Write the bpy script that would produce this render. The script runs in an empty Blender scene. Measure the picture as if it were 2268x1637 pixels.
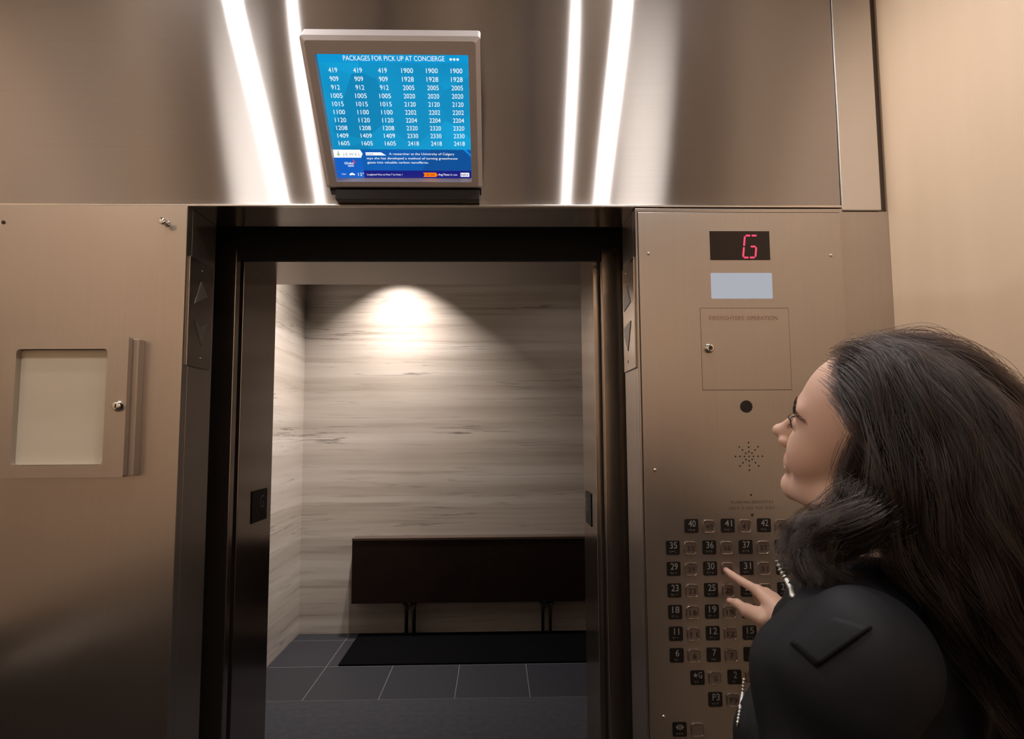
import bpy, bmesh, math, random
import numpy as np
from mathutils import Vector, Matrix

S = bpy.context.scene
COL = S.collection
PI = math.pi
random.seed(7)

# ------------------------------------------------------------------ camera
cam_d = bpy.data.cameras.new('camera')
cam_d.sensor_width = 36.0
cam_d.lens = 36.0 * 1500.0 / 2268.0
cam_d.clip_start = 0.01
cam = bpy.data.objects.new('camera', cam_d)
COL.objects.link(cam)
YAW, PIT, ROL = .0249811, .0906573, -.0057970
fw = Vector((math.sin(YAW) * math.cos(PIT), math.cos(YAW) * math.cos(PIT), math.sin(PIT)))
rt = Vector((math.cos(YAW), -math.sin(YAW), 0))
up = rt.cross(fw)
rt2 = rt * math.cos(ROL) + up * math.sin(ROL)
up2 = -rt * math.sin(ROL) + up * math.cos(ROL)
M = Matrix((rt2, up2, -fw)).transposed().to_4x4()
M.translation = Vector((0, -1.62, 1.52))
cam.matrix_world = M
S.camera = cam

# ------------------------------------------------------------------ view / world
S.view_settings.view_transform = 'Standard'
S.view_settings.look = 'None'
S.view_settings.gamma = 1
S.view_settings.exposure = 0.1
S.view_settings.use_curve_mapping = False
W = bpy.data.worlds.new('world')
S.world = W
W.use_nodes = True
W.node_tree.nodes['Background'].inputs[0].default_value = (.75, .8, 1, 1)
W.node_tree.nodes['Background'].inputs[1].default_value = 0.015

CEIL = 2.76
def lamp(name, loc, power, size, color=(1, .9, .8), spread=PI, rot=(0, 0, 0)):
    d = bpy.data.lights.new(name, 'AREA')
    d.shape = 'DISK'; d.size = size; d.energy = power; d.color = color; d.spread = spread
    o = bpy.data.objects.new(name, d); COL.objects.link(o)
    o.location = loc; o.rotation_euler = rot
    return o
# four spots over the door plus two rows of unseen lamps added for cab light
SPOTS = [(-.73, -.16, 6, .9), (-.62, -.40, 1.7, .5), (.26, -.46, 1.7, .5), (.37, -.19, 6, .9)]
CAB = [(-1.0, -1.05, 6.5), (.60, -.95, 4.6), (-.95, -1.86, 4), (-.2, -1.86, 4), (.55, -1.86, 4)]
WARM = (1, .93, .86)
LAMPS = []
for x, y, p, s in SPOTS:
    LAMPS.append(lamp('spot_light', (x, y, CEIL - .012), p * 1.0, .05 * s, (1, .94, .90), PI))
for x, y, p in CAB:
    LAMPS.append(lamp('added_cab_lamp', (x, y, CEIL - .012), p, .22, WARM, 3.0 if y > -1.5 else 1.5))
LOB = [(-.74, 3.36, 24, 1.8), (-.70, 2.45, 26, 1.9), (.55, 3.1, 1.2, 2.0), (1.3, 2.0, 2, 2.4)]  # second lamp added and tilted to brighten the left lobby wall
for i, (x, y, p, sp) in enumerate(LOB):
    LAMPS.append(lamp('lobby_lamp', (x, y, 2.94), p, .09, (1, .91, .86), sp, (0, math.radians(42), 0) if i == 1 else (0, 0, 0)))

# ------------------------------------------------------------------ materials
def mat(name, color=(.8, .8, .8), rough=.5, metal=0, **kw):
    m = bpy.data.materials.new(name); m.use_nodes = True
    b = m.node_tree.nodes['Principled BSDF']
    b.inputs['Base Color'].default_value = (*color, 1)
    b.inputs['Roughness'].default_value = rough
    b.inputs['Metallic'].default_value = metal
    for k, v in kw.items():
        b.inputs[k.replace('_', ' ')].default_value = v
    return m
def N(m, t, **kw):
    n = m.node_tree.nodes.new(t)
    for k, v in kw.items(): setattr(n, k, v)
    return n
def L(m, a, b): m.node_tree.links.new(a, b)
def ramp(m, stops):
    r = N(m, 'ShaderNodeValToRGB'); e = r.color_ramp.elements
    while len(e) < len(stops): e.new(.5)
    for el, (p, c) in zip(e, stops):
        el.position = p; el.color = (*c, 1)
    return r
def coords(m, scale, kind='Object'):
    tc = N(m, 'ShaderNodeTexCoord'); mp = N(m, 'ShaderNodeMapping')
    mp.inputs['Scale'].default_value = scale
    L(m, tc.outputs[kind], mp.inputs['Vector'])
    return mp.outputs['Vector']

def brushed(name, color, rough, aniso, tangent, scratch=(1, 1, 400), diffuse=.12, dcol=None):
    """stainless sheet: sharp along the grain, stretched across it"""
    m = bpy.data.materials.new(name); m.use_nodes = True
    nt = m.node_tree; nt.nodes.clear()
    out = N(m, 'ShaderNodeOutputMaterial')
    g = N(m, 'ShaderNodeBsdfAnisotropic'); g.distribution = 'MULTI_GGX'
    v = coords(m, scratch)
    no = N(m, 'ShaderNodeTexNoise'); no.inputs['Scale'].default_value = 1; no.inputs['Detail'].default_value = 4
    L(m, v, no.inputs['Vector'])
    c = ramp(m, [(.3, tuple(k * .97 for k in color)), (.7, tuple(min(1, k * 1.02) for k in color))])
    L(m, no.outputs['Fac'], c.inputs['Fac'])
    L(m, c.outputs['Color'], g.inputs['Color'])
    g.inputs['Roughness'].default_value = rough
    g.inputs['Anisotropy'].default_value = aniso
    t = N(m, 'ShaderNodeCombineXYZ')
    for i in range(3): t.inputs[i].default_value = tangent[i]
    L(m, t.outputs[0], g.inputs['Tangent'])
    d = N(m, 'ShaderNodeBsdfDiffuse'); d.inputs['Color'].default_value = (*(dcol or color), 1)
    mx = N(m, 'ShaderNodeMixShader'); mx.inputs[0].default_value = diffuse
    L(m, g.outputs[0], mx.inputs[1]); L(m, d.outputs[0], mx.inputs[2])
    L(m, mx.outputs[0], out.inputs['Surface'])
    return m

STEEL = (.50, .455, .42)
m_transom = brushed('steel_horizontal_grain', (.56, .53, .52), .30, .86, (1, 0, 0), (1.5, 1, 500), .03)
m_panel = brushed('steel_vertical_grain', STEEL, .28, .25, (0, 0, 1), (420, 420, 2), .06)
m_plate = brushed('steel_panel_plate', (.50, .455, .42), .34, .2, (0, 0, 1), (420, 420, 2), .07)
m_jamb = brushed('steel_jamb', (.50, .45, .41), .16, .2, (0, 0, 1), (420, 420, 2), .03)
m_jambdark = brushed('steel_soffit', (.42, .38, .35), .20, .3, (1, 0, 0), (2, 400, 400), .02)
m_chrome = mat('chrome', (.8, .77, .73), .14, 1)
m_edge_highlight = mat('edge_highlight', (.75, .7, .65), .25, 1)  # lighter steel imitates the light caught along the transom edge
m_black = mat('black_plastic', (.006, .005, .005), .35)
m_gap = mat('shaft_shade_black', (.004, .004, .004), .8)  # near-black colour stands in for the shade inside the door gap
m_groove = mat('engraved_line', (.03, .02, .016), .7)
m_text_red = mat('engraved_red', (.19, .075, .05), .6)
m_text_dark = mat('engraved_dark', (.06, .045, .035), .6)
m_paper = mat('cream_paper', (.62, .56, .46), .7)
m_white_num = mat('raised_grey_numeral', (.27, .27, .27), .4)
m_dark_num = mat('dark_numeral', (.035, .02, .015), .5)
m_clear = mat('clear_button', (.17, .13, .11), .25, .3, Coat_Weight=.6, Coat_Roughness=.05)
m_rim = mat('button_rim', (.62, .56, .52), .10, 1)
m_beige_frame = None

def laminate():
    m = mat('beige_laminate', (.6, .45, .3), .42)
    b = m.node_tree.nodes['Principled BSDF']
    v = coords(m, (3, 3, .35))
    n = N(m, 'ShaderNodeTexNoise'); n.inputs['Scale'].default_value = 2.2; n.inputs['Detail'].default_value = 5
    L(m, v, n.inputs['Vector'])
    r = ramp(m, [(.25, (.64, .485, .345)), (.75, (.71, .545, .395))])
    L(m, n.outputs['Fac'], r.inputs['Fac']); L(m, r.outputs[0], b.inputs['Base Color'])
    return m
m_lam = laminate()
m_wains = mat('added_dark_lower_panel', (.014, .008, .006), .4)  # unseen panels, made dark so the steel columns reflect darker low down
m_ceil = mat('bronze_ceiling', (.10, .075, .06), .35, .6)
m_cabfloor = mat('dark_stone_cab_floor', (.012, .011, .011), .4)

def stone():
    m = mat('travertine', (.5, .45, .4), .2)
    b = m.node_tree.nodes['Principled BSDF']
    b.inputs['Specular IOR Level'].default_value = .35
    # broad bands
    v = coords(m, (.16, .16, 6))
    n1 = N(m, 'ShaderNodeTexNoise'); n1.inputs['Scale'].default_value = 1.3; n1.inputs['Detail'].default_value = 6; n1.inputs['Distortion'].default_value = .3
    L(m, v, n1.inputs['Vector'])
    r1 = ramp(m, [(.25, (.30, .26, .215)), (.5, (.42, .37, .32)), (.75, (.52, .475, .43))])
    L(m, n1.outputs['Fac'], r1.inputs['Fac'])
    # thin wispy veins : level set of stretched noise
    v2 = coords(m, (.20, .20, 6))
    n2 = N(m, 'ShaderNodeTexNoise'); n2.inputs['Scale'].default_value = 1.9; n2.inputs['Detail'].default_value = 7; n2.inputs['Roughness'].default_value = .58
    L(m, v2, n2.inputs['Vector'])
    r2 = ramp(m, [(.485, (0, 0, 0)), (.5, (1, 1, 1)), (.515, (0, 0, 0))])
    L(m, n2.outputs['Fac'], r2.inputs['Fac'])
    v3 = coords(m, (.5, .5, 2.6))
    n3 = N(m, 'ShaderNodeTexNoise'); n3.inputs['Scale'].default_value = 2.2; n3.inputs['Detail'].default_value = 3
    L(m, v3, n3.inputs['Vector'])
    r3 = ramp(m, [(.45, (0, 0, 0)), (.68, (.85, .85, .85))])
    L(m, n3.outputs['Fac'], r3.inputs['Fac'])
    mul = N(m, 'ShaderNodeMath', operation='MULTIPLY')
    L(m, r2.outputs[0], mul.inputs[0]); L(m, r3.outputs[0], mul.inputs[1])
    # smoky grey smears
    v4 = coords(m, (.28, .28, 9))
    n4 = N(m, 'ShaderNodeTexNoise'); n4.inputs['Scale'].default_value = 2.1; n4.inputs['Detail'].default_value = 8; n4.inputs['Roughness'].default_value = .7
    L(m, v4, n4.inputs['Vector'])
    r4 = ramp(m, [(.54, (0, 0, 0)), (.72, (.7, .7, .7))])
    L(m, n4.outputs['Fac'], r4.inputs['Fac'])
    mx = N(m, 'ShaderNodeMix', data_type='RGBA')
    L(m, r4.outputs[0], mx.inputs[0]); L(m, r1.outputs[0], mx.inputs[6]); mx.inputs[7].default_value = (.22, .185, .15, 1)
    mx2 = N(m, 'ShaderNodeMix', data_type='RGBA')
    L(m, mul.outputs[0], mx2.inputs[0]); L(m, mx.outputs[2], mx2.inputs[6]); mx2.inputs[7].default_value = (.075, .06, .05, 1)
    L(m, mx2.outputs[2], b.inputs['Base Color'])
    return m
m_stone = stone()

def tiles():
    m = mat('slate_floor_tiles', (.03, .03, .035), .45)
    b = m.node_tree.nodes['Principled BSDF']
    tc = N(m, 'ShaderNodeTexCoord'); mp = N(m, 'ShaderNodeMapping')
    mp.inputs['Location'].default_value = (.239, -2.41 + 4 * .56, 0)
    L(m, tc.outputs['Object'], mp.inputs['Vector'])
    br = N(m, 'ShaderNodeTexBrick'); br.offset = 0
    br.inputs['Scale'].default_value = 1; br.inputs['Brick Width'].default_value = .433; br.inputs['Row Height'].default_value = .56
    br.inputs['Mortar Size'].default_value = .0022; br.inputs['Mortar Smooth'].default_value = 0
    br.inputs['Color1'].default_value = (.020, .021, .026, 1); br.inputs['Color2'].default_value = (.023, .0235, .029, 1)
    br.inputs['Mortar'].default_value = (.13, .125, .125, 1)
    L(m, mp.outputs[0], br.inputs['Vector'])
    L(m, br.outputs['Color'], b.inputs['Base Color'])
    n = N(m, 'ShaderNodeTexNoise'); n.inputs['Scale'].default_value = 60
    bp = N(m, 'ShaderNodeBump'); bp.inputs['Strength'].default_value = .08
    L(m, tc.outputs['Object'], n.inputs['Vector']); L(m, n.outputs['Fac'], bp.inputs['Height']); L(m, bp.outputs[0], b.inputs['Normal'])
    return m
m_tiles = tiles()
def speckle(name, a, c, scale, rough, bump=.3):
    m = mat(name, a, rough)
    b = m.node_tree.nodes['Principled BSDF']
    v = coords(m, (1, 1, 1))
    n = N(m, 'ShaderNodeTexNoise'); n.inputs['Scale'].default_value = scale; n.inputs['Detail'].default_value = 8; n.inputs['Roughness'].default_value = .7
    L(m, v, n.inputs['Vector'])
    r = ramp(m, [(.35, a), (.7, c)]); L(m, n.outputs['Fac'], r.inputs['Fac']); L(m, r.outputs[0], b.inputs['Base Color'])
    bp = N(m, 'ShaderNodeBump'); bp.inputs['Strength'].default_value = bump; bp.inputs['Distance'].default_value = .004
    L(m, n.outputs['Fac'], bp.inputs['Height']); L(m, bp.outputs[0], b.inputs['Normal'])
    return m
m_rough = speckle('rough_slate_border', (.018, .019, .025), (.032, .033, .041), 26, .75)
m_patch = speckle('black_floor_patch', (.0008, .0008, .0012), (.002, .002, .003), 220, .95, .6)
m_wood0 = speckle('dark_walnut', (.008, .0035, .0025), (.014, .006, .004), 8, .55, .05)
m_wood = m_wood0
m_patch.node_tree.nodes['Principled BSDF'].inputs['Specular IOR Level'].default_value = .05
m_wood.node_tree.nodes['Principled BSDF'].inputs['Specular IOR Level'].default_value = .15
for q in (m_tiles, m_rough): q.node_tree.nodes['Principled BSDF'].inputs['Specular IOR Level'].default_value = .25
m_lobceil = mat('lobby_ceiling_paint', (.35, .32, .29), .8)

# ------------------------------------------------------------------ mesh helpers
class MB:
    def __init__(s): s.bm = bmesh.new()
    def box(s, x0, x1, y0, y1, z0, z1, bev=0, seg=2):
        r = bmesh.ops.create_cube(s.bm, size=1)
        for v in r['verts']:
            v.co = Vector(((x0 + x1) / 2 + v.co.x * (x1 - x0), (y0 + y1) / 2 + v.co.y * (y1 - y0), (z0 + z1) / 2 + v.co.z * (z1 - z0)))
        if bev:
            ed = list({e for v in r['verts'] for e in v.link_edges})
            bmesh.ops.bevel(s.bm, geom=ed, offset=bev, segments=seg, affect='EDGES', profile=.5)
        return s
    def prism(s, pts, origin, U, V, depth, bev=0):
        """polygon pts (u,v) in the plane origin+uU+vV, pushed back by vector depth"""
        o = Vector(origin); U = Vector(U); V = Vector(V); D = Vector(depth)
        a = [s.bm.verts.new(o + U * u + V * v) for u, v in pts]
        b = [s.bm.verts.new(o + U * u + V * v + D) for u, v in pts]
        n = len(pts); fs = [s.bm.faces.new(a), s.bm.faces.new(b[::-1])]
        for i in range(n): fs.append(s.bm.faces.new((a[i], b[i], b[(i + 1) % n], a[(i + 1) % n])))
        bmesh.ops.recalc_face_normals(s.bm, faces=fs)
        if bev:
            bmesh.ops.bevel(s.bm, geom=list(fs[0].edges), offset=bev, segments=2, affect='EDGES')
        return s
    def tube(s, pts, r, n=10, caps=True, closed=False):
        P = [Vector(p) for p in pts]; m = len(P)
        rr = r if isinstance(r, (list, tuple)) else [r] * m
        rings = []; prev = None
        for i, p in enumerate(P):
            if closed: t = P[(i + 1) % m] - P[i - 1]
            else: t = P[min(i + 1, m - 1)] - P[max(i - 1, 0)]
            t.normalize()
            if prev is None:
                a = t.orthogonal().normalized()
            else:
                a = (prev - t * prev.dot(t)).normalized()
            prev = a; b = t.cross(a)
            rings.append([s.bm.verts.new(p + (a * math.cos(2 * PI * k / n) + b * math.sin(2 * PI * k / n)) * rr[i]) for k in range(n)])
        for i in range(m if closed else m - 1):
            A, B = rings[i], rings[(i + 1) % m]
            for k in range(n): s.bm.faces.new((A[k], A[(k + 1) % n], B[(k + 1) % n], B[k]))
        if caps and not closed:
            s.bm.faces.new(rings[0][::-1]); s.bm.faces.new(rings[-1])
        return s
    def lathe(s, prof, origin, axis, n=24):
        """prof: (radius, distance along axis)"""
        ax = Vector(axis).normalized(); a = ax.orthogonal().normalized(); b = ax.cross(a); o = Vector(origin)
        rings = [[s.bm.verts.new(o + ax * d + (a * math.cos(2 * PI * k / n) + b * math.sin(2 * PI * k / n)) * r) for k in range(n)] for r, d in prof]
        for A, B in zip(rings, rings[1:]):
            for k in range(n): s.bm.faces.new((A[k], A[(k + 1) % n], B[(k + 1) % n], B[k]))
        s.bm.faces.new(rings[0][::-1]); s.bm.faces.new(rings[-1])
        return s
    def ball(s, c, r, seg=12, scale=(1, 1, 1)):
        q = bmesh.ops.create_uvsphere(s.bm, u_segments=seg, v_segments=max(6, seg // 2), radius=r)
        for v in q['verts']: v.co = Vector((v.co.x * scale[0], v.co.y * scale[1], v.co.z * scale[2])) + Vector(c)
        return s
    def add(s, verts, faces):
        vs = [s.bm.verts.new(v) for v in verts]
        for f in faces:
            try: s.bm.faces.new([vs[i] for i in f])
            except ValueError: pass
        return s
    def build(s, name, m, parent=None, smooth=False):
        bmesh.ops.recalc_face_normals(s.bm, faces=s.bm.faces)
        me = bpy.data.meshes.new(name); s.bm.to_mesh(me); s.bm.free()
        return link(name, me, m, parent, smooth)
def link(name, me, m, parent=None, smooth=False):
    if m:
        me.materials.clear(); me.materials.append(m)
    if smooth:
        me.polygons.foreach_set('use_smooth', [True] * len(me.polygons)); me.update()
    o = bpy.data.objects.new(name, me); COL.objects.link(o)
    if parent is not None:
        o.parent = parent; o.matrix_parent_inverse = Matrix.Translation(parent.matrix_world.translation).inverted() if not hasattr(parent, '_w') else parent._w
    return o
def thing(name, label, cat, loc=(0, 0, 0), group=None):
    o = bpy.data.objects.new(name, None); COL.objects.link(o); o.location = loc
    o.empty_display_size = .05
    o.matrix_world = Matrix.Translation(loc)
    o['label'] = label; o['category'] = cat
    if group: o['group'] = group
    return o
def struct(o, label=None):
    o['kind'] = 'structure'
    if label: o['label'] = label
    return o
def tag(o, label, cat, group=None):
    o['label'] = label; o['category'] = cat
    if group: o['group'] = group
    return o

_tc = {}
def text_geo(txt, spacing=1.0, offset=0.0):
    """verts and faces of flat text, baseline 0, unit em"""
    k = (txt, spacing, offset)
    if k in _tc: return _tc[k]
    c = bpy.data.curves.new('t', 'FONT'); c.body = txt; c.space_character = spacing; c.resolution_u = 3; c.offset = offset
    o = bpy.data.objects.new('t', c)
    me = bpy.data.meshes.new_from_object(o)
    vs = [(v.co.x, v.co.y) for v in me.vertices]; fs = [tuple(p.vertices) for p in me.polygons]
    bpy.data.objects.remove(o); bpy.data.curves.remove(c); bpy.data.meshes.remove(me)
    _tc[k] = (vs, fs); return _tc[k]
def text(mb, txt, origin, U, V, height=None, width=None, align='C', spacing=1.0, lift=None, offset=0.0, ref='X'):
    """origin = anchor at baseline; U,V unit vectors; height = cap height"""
    vs, fs = text_geo(txt, spacing, offset)
    if not vs: return
    xs = [v[0] for v in vs]; x0, x1 = min(xs), max(xs)
    cap = .72
    sy = height / cap
    sx = sy if width is None else width / (x1 - x0)
    off = {'C': (x0 + x1) / 2, 'L': x0, 'R': x1}[align]
    o = Vector(origin); U = Vector(U); V = Vector(V); Lf = Vector(lift or (0, 0, 0))
    mb.add([o + U * ((x - off) * sx) + V * (y * sy) + Lf for x, y in vs], fs)

X, Y, Z = Vector((1, 0, 0)), Vector((0, 1, 0)), Vector((0, 0, 1))

# ------------------------------------------------------------------ cab shell
XL, XR, WL, WR, BACK = -.744, .346, -1.36, .985, -2.05
HZ = 2.07
struct(MB().box(WL - .05, XL, 0, .03, 0, HZ + .002, .0018).box(XL - .028, XL, .03, .168, 0, HZ, .001).build('wall_front_left', m_panel), 'brushed steel column left of the elevator doorway')
struct(MB().box(XR, .864, 0, .03, 0, HZ - .004, .0018).box(XR, XR + .028, .03, .168, 0, HZ, .001).build('wall_front_right', m_panel), 'brushed steel column right of the elevator doorway')
struct(MB().box(WL - .05, .8635, .006, .03, HZ + .004, CEIL, .0015).build('wall_front_upper', m_transom), 'brushed steel transom above the elevator doorway')
struct(MB().box(WL - .05, .8635, .001, .012, HZ - .001, HZ + .005, .0015).build('trim_1', m_edge_highlight), 'steel edge along the bottom of the transom, lightened to imitate caught light')
struct(MB().box(XL - .03, XR + .03, .012, .168, HZ, HZ + .03).build('trim_2', m_jambdark), 'dark steel soffit under the transom')
struct(MB().box(.866, .9655, .004, .03, HZ - .006, CEIL, .0015).build('trim_3', brushed('steel_corner_strip', (.72, .69, .66), .36, .6, (.93, 0, .36), (2, 1, 500), .14)), 'brushed steel corner strip beside the transom')
struct(MB().box(.866, WR, .009, .03, 0, HZ - .008, .0015).build('trim_4', m_plate), 'brushed steel strip right of the button panel')
struct(MB().box(.9655, WR, .02, .05, HZ - .008, CEIL).build('trim_5', mat('brown_reveal', (.09, .07, .055), .5)), 'dark reveal between steel strip and beige wall')
struct(MB().box(WR, WR + .04, BACK, .05, 0, CEIL).build('wall_right', m_lam), 'beige laminate cab wall on the right')
lam_left = MB().box(WL - .04, WL, BACK, 0, 1.00, CEIL)
struct(lam_left.build('wall_left', m_lam), 'beige laminate cab wall on the left')
struct(MB().box(WL - .04, WL, BACK, 0, 0, .999).build('wall_left_lower', m_wains))
mb = MB()
for k in range(3):
    a = WL + k * (WR - WL) / 3; b = WL + (k + 1) * (WR - WL) / 3
    mb.box(a + .03, b - .03, BACK - .02, BACK + .005, 1.02, 2.62, .003)
struct(mb.build('wall_back', m_lam), 'beige laminate panels on the back cab wall')
struct(MB().box(WL, WR, BACK - .05, BACK - .02, 0, CEIL).build('wall_back_frame', m_panel))
struct(MB().box(WL + .02, WR - .02, BACK - .02, BACK + .004, .02, .97, .003).build('wall_back_lower', m_wains))
struct(MB().box(WL, WR, BACK, 0, -.03, 0).build('floor', m_cabfloor), 'dark cab floor')
struct(MB().box(WL, WR, BACK, .02, CEIL, CEIL + .04).build('ceiling', m_ceil), 'bronze cab ceiling')

# door gap and sills
mb = MB()
mb.box(XL - .3, XL - .29, .03, .31, 0, 2.5).box(XR + .2, XR + .21, .03, .31, 0, 2.5)
mb.box(XL - .3, XR + .2, .170, .312, 2.45, 2.46)
struct(mb.build('wall_door_pocket', m_gap), 'door pocket around the doorway, blackened for its shade')
struct(MB().box(XL, XR, 0, .168, -.03, 0, .001).build('trim_6', m_jamb), 'steel cab sill')
struct(MB().box(XL - .1, .40, .30, .42, -.03, 0, .001).build('trim_7', m_jamb), 'steel hall sill')
# car doors folded back in their pockets
for nm, a, b in (('door_1', XL - .29, XL - .03), ('door_2', XR + .03, XR + .19)):
    struct(MB().box(a, b, .195, .225, .01, 2.12, .002).build(nm, m_jambdark), 'retracted elevator cab door panel')
# hall entrance
HR = .296
HH = 2.022
for nm, a, b in (('door_3', XL - .30, XL + .001), ('door_4', HR + .016, HR + .25)):
    struct(MB().box(a, b, .313, .345, .01, HH + .03, .002).build(nm, m_jamb), 'edge of retracted hall door panel')
struct(MB().box(XL - .12, XL, .378, .673, 0, HH + .02, .0015).build('wall_entrance_left', m_jamb), 'steel hall door jamb on the left')
struct(MB().box(HR, HR + .12, .385, .673, 0, HH + .02, .0015).build('wall_entrance_right', m_jamb), 'steel hall door jamb on the right')
struct(MB().box(XL - .12, HR + .12, .36, .673, HH, HH + .05, .0015).build('wall_entrance_head', m_jambdark), 'steel hall door head')
struct(MB().box(XL - .9, XL - .1, .40, .66, 0, 3.0).box(HR + .1, 2.6, .40, .66, 0, 3.0).box(XL - .1, HR + .1, .40, .66, HH + .045, 3.0).build('wall_lobby_near', m_stone), 'lobby wall around the elevator entrance')
struct(MB().box(XL - .4, HR + .4, .343, .3595, HH + .001, 2.6).build('wall_shaft_shade', m_gap))  # black sheet added for the shade over the hall door head

# ------------------------------------------------------------------ lobby
FY = 3.70; LX = -1.492
struct(MB().box(LX - .1, 2.6, FY, FY + .1, 0, 3.0).build('wall_lobby_far', m_stone), 'veined stone wall at the far side of the lobby')
struct(MB().box(LX - .1, LX, .673, FY, 0, 3.0).build('wall_lobby_left', m_stone), 'veined stone wall on the left of the lobby')
struct(MB().box(2.6, 2.7, .673, FY, 0, 3.0).build('wall_lobby_right', m_stone))
struct(MB().box(LX, 2.6, 2.41, FY, -.05, 0).build('floor_lobby', m_tiles), 'dark grey tiled lobby floor')
struct(MB().box(LX, 2.6, .42, 2.41, -.05, 0).build('floor_lobby_border', m_rough), 'rough slate floor in front of the elevator')
struct(MB().box(LX - .1, 2.7, .66, FY + .1, 3.0, 3.05).build('ceiling_lobby', m_lobceil))

tag(MB().box(-1.03, 1.0, 2.975, 3.66, 0, .012, .004).build('patch', m_patch), 'black rug on the tiled floor under the dark wooden console', 'patch')  # thin black slab lying on the tiles, reaching out past the console

t = thing('console_table', 'long dark wooden console on thin metal legs against the stone wall', 'console', (-.12, 3.4, 0))
CX0, CX1, CY0, CY1, CZ0, CZ1 = -1.072, .80, 3.56, 3.68, .252, .728
MB().box(CX0, CX1, CY0, CY1, CZ0, CZ1 - .022, .003).build('body', m_wood, t)
MB().box(CX0 - .002, CX1 + .002, CY0 - .004, CY1, CZ1 - .02, CZ1, .003).build('tabletop', mat('walnut_top', (.05, .03, .022), .12), t)
m_leg = mat('dark_steel_leg', (.05, .045, .04), .4, .7)
for lx in (-.645, .378):
    for ly in (CY0 + .02, CY1 - .02):
        MB().tube([(lx - .045, ly, CZ0 + .001), (lx - .026, ly, CZ0 - .05), (lx - .026, ly, .014)], .009, 8).tube([(lx + .045, ly, CZ0 + .001), (lx + .030, ly, CZ0 - .05), (lx + .030, ly, .014)], .009, 8).tube([(lx - .024, ly, CZ0 - .055), (lx + .035, ly, CZ0 - .008)], .007, 8).build('leg', m_leg, t, True)

# ------------------------------------------------------------------ ceiling fittings
m_lens = bpy.data.materials.new('lamp_lens'); m_lens.use_nodes = True
b = m_lens.node_tree.nodes['Principled BSDF']; b.inputs['Emission Color'].default_value = (1, .92, .84, 1); b.inputs['Emission Strength'].default_value = 12
def fixture(x, y, z, r, label, group, k):
    t = thing('downlight', label, 'ceiling light', (x, y, z), group)
    MB().lathe([(r + .004, 0), (r + .022, 0), (r + .020, -.006), (r + .004, -.008)], (x, y, z), (0, 0, 1), 28).build('trim_ring', m_chrome, t, True)
    MB().lathe([(r, -.002), (r, -.006)], (x, y, z), (0, 0, 1), 28).build('lens', m_lens, t)
for i, (x, y, p, s) in enumerate(SPOTS):
    fixture(x, y, CEIL, .026 * s, 'small round spotlight in the cab ceiling above the steel transom', 'small spotlights over the cab doorway', i)
for i, (x, y, p) in enumerate(CAB):
    fixture(x, y, CEIL, .113, 'added unseen round downlight in the cab ceiling', 'added downlights in the cab ceiling', i)
for i, (x, y, p, sp) in enumerate(LOB):
    fixture(x, y, 3.0 - .028, .05, 'round downlight in the lobby ceiling', 'downlights in the lobby ceiling', i)  # the second fitting belongs to the added left-wall lamp

# handrails inside the cab, seen only in the steel
def rail(label, pts, posts):
    t = thing('handrail', label, 'handrail', pts[0])
    MB().tube(pts, .019, 14).build('rail', m_chrome, t, True)
    for p, q in posts:
        MB().tube([p, q], .010, 10).build('bracket', m_chrome, t, True)
rail('round steel handrail along the left cab wall', [(WL + .07, -.25, .90), (WL + .07, -1.9, .90)], [((WL + .07, y, .90), (WL, y, .90)) for y in (-.4, -1.1, -1.75)])
rail('round steel handrail along the back cab wall', [(WL + .3, BACK + .075, .90), (WR - .3, BACK + .075, .90)], [((x, BACK + .075, .90), (x, BACK + .002, .90)) for x in (-.9, -.2, .5)])

# ------------------------------------------------------------------ notice cabinet
def rrect(x0, x1, z0, z1, r, n=6):
    p = []
    for cx, cz, a0 in ((x1 - r, z1 - r, 0), (x0 + r, z1 - r, 90), (x0 + r, z0 + r, 180), (x1 - r, z0 + r, 270)):
        for k in range(n + 1):
            a = math.radians(a0 + 90 * k / n); p.append((cx + r * math.cos(a), cz + r * math.sin(a)))
    return p
def ringplate(mb, outer, inner, y0, y1):
    """flat frame between two outlines with the same point count, front at y0"""
    n = len(outer); bm = mb.bm
    A = [bm.verts.new((x, y0, z)) for x, z in outer]; B = [bm.verts.new((x, y0, z)) for x, z in inner]
    C_ = [bm.verts.new((x, y1, z)) for x, z in outer]; D = [bm.verts.new((x, y1, z)) for x, z in inner]
    for i in range(n):
        j = (i + 1) % n
        bm.faces.new((A[i], A[j], B[j], B[i])); bm.faces.new((C_[j], C_[i], D[i], D[j]))
        bm.faces.new((A[j], A[i], C_[i], C_[j])); bm.faces.new((B[i], B[j], D[j], D[i]))
t = thing('notice_cabinet', 'shallow steel notice case with a blank cream sheet on the left column', 'notice case', (-.98, 0, 1.42))
NX0, NX1, NZ0, NZ1 = -1.128, -.846, 1.421, 1.743
MB().box(NX0 + .001, NX1 + .0135, -.027, .0, NZ0 + .002, NZ1 - .004, .001).build('case', m_plate, t)
mb = MB(); ringplate(mb, rrect(NX0, NX1, NZ0, NZ1, .003), rrect(-1.1, -.8935, 1.449, 1.714, .008), -.046, -.028)
d = mb.build('door', m_plate, t)
MB().box(-1.115, -.88, -.0278, -.0265, 1.44, 1.722).build('notice_sheet', m_paper, t)
MB().lathe([(.0125, 0), (.0125, .004), (.0105, .006), (.0105, .011), (.0075, .013)], (-.8625, -.046, 1.582), (0, -1, 0), 24).build('lock', m_chrome, t, True)
k = [o for o in COL.objects if o.name == 'lock'][0]
MB().box(-.8639, -.8611, -.0598, -.0585, 1.5775, 1.5865).build('keyhole', m_black, k)

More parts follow.
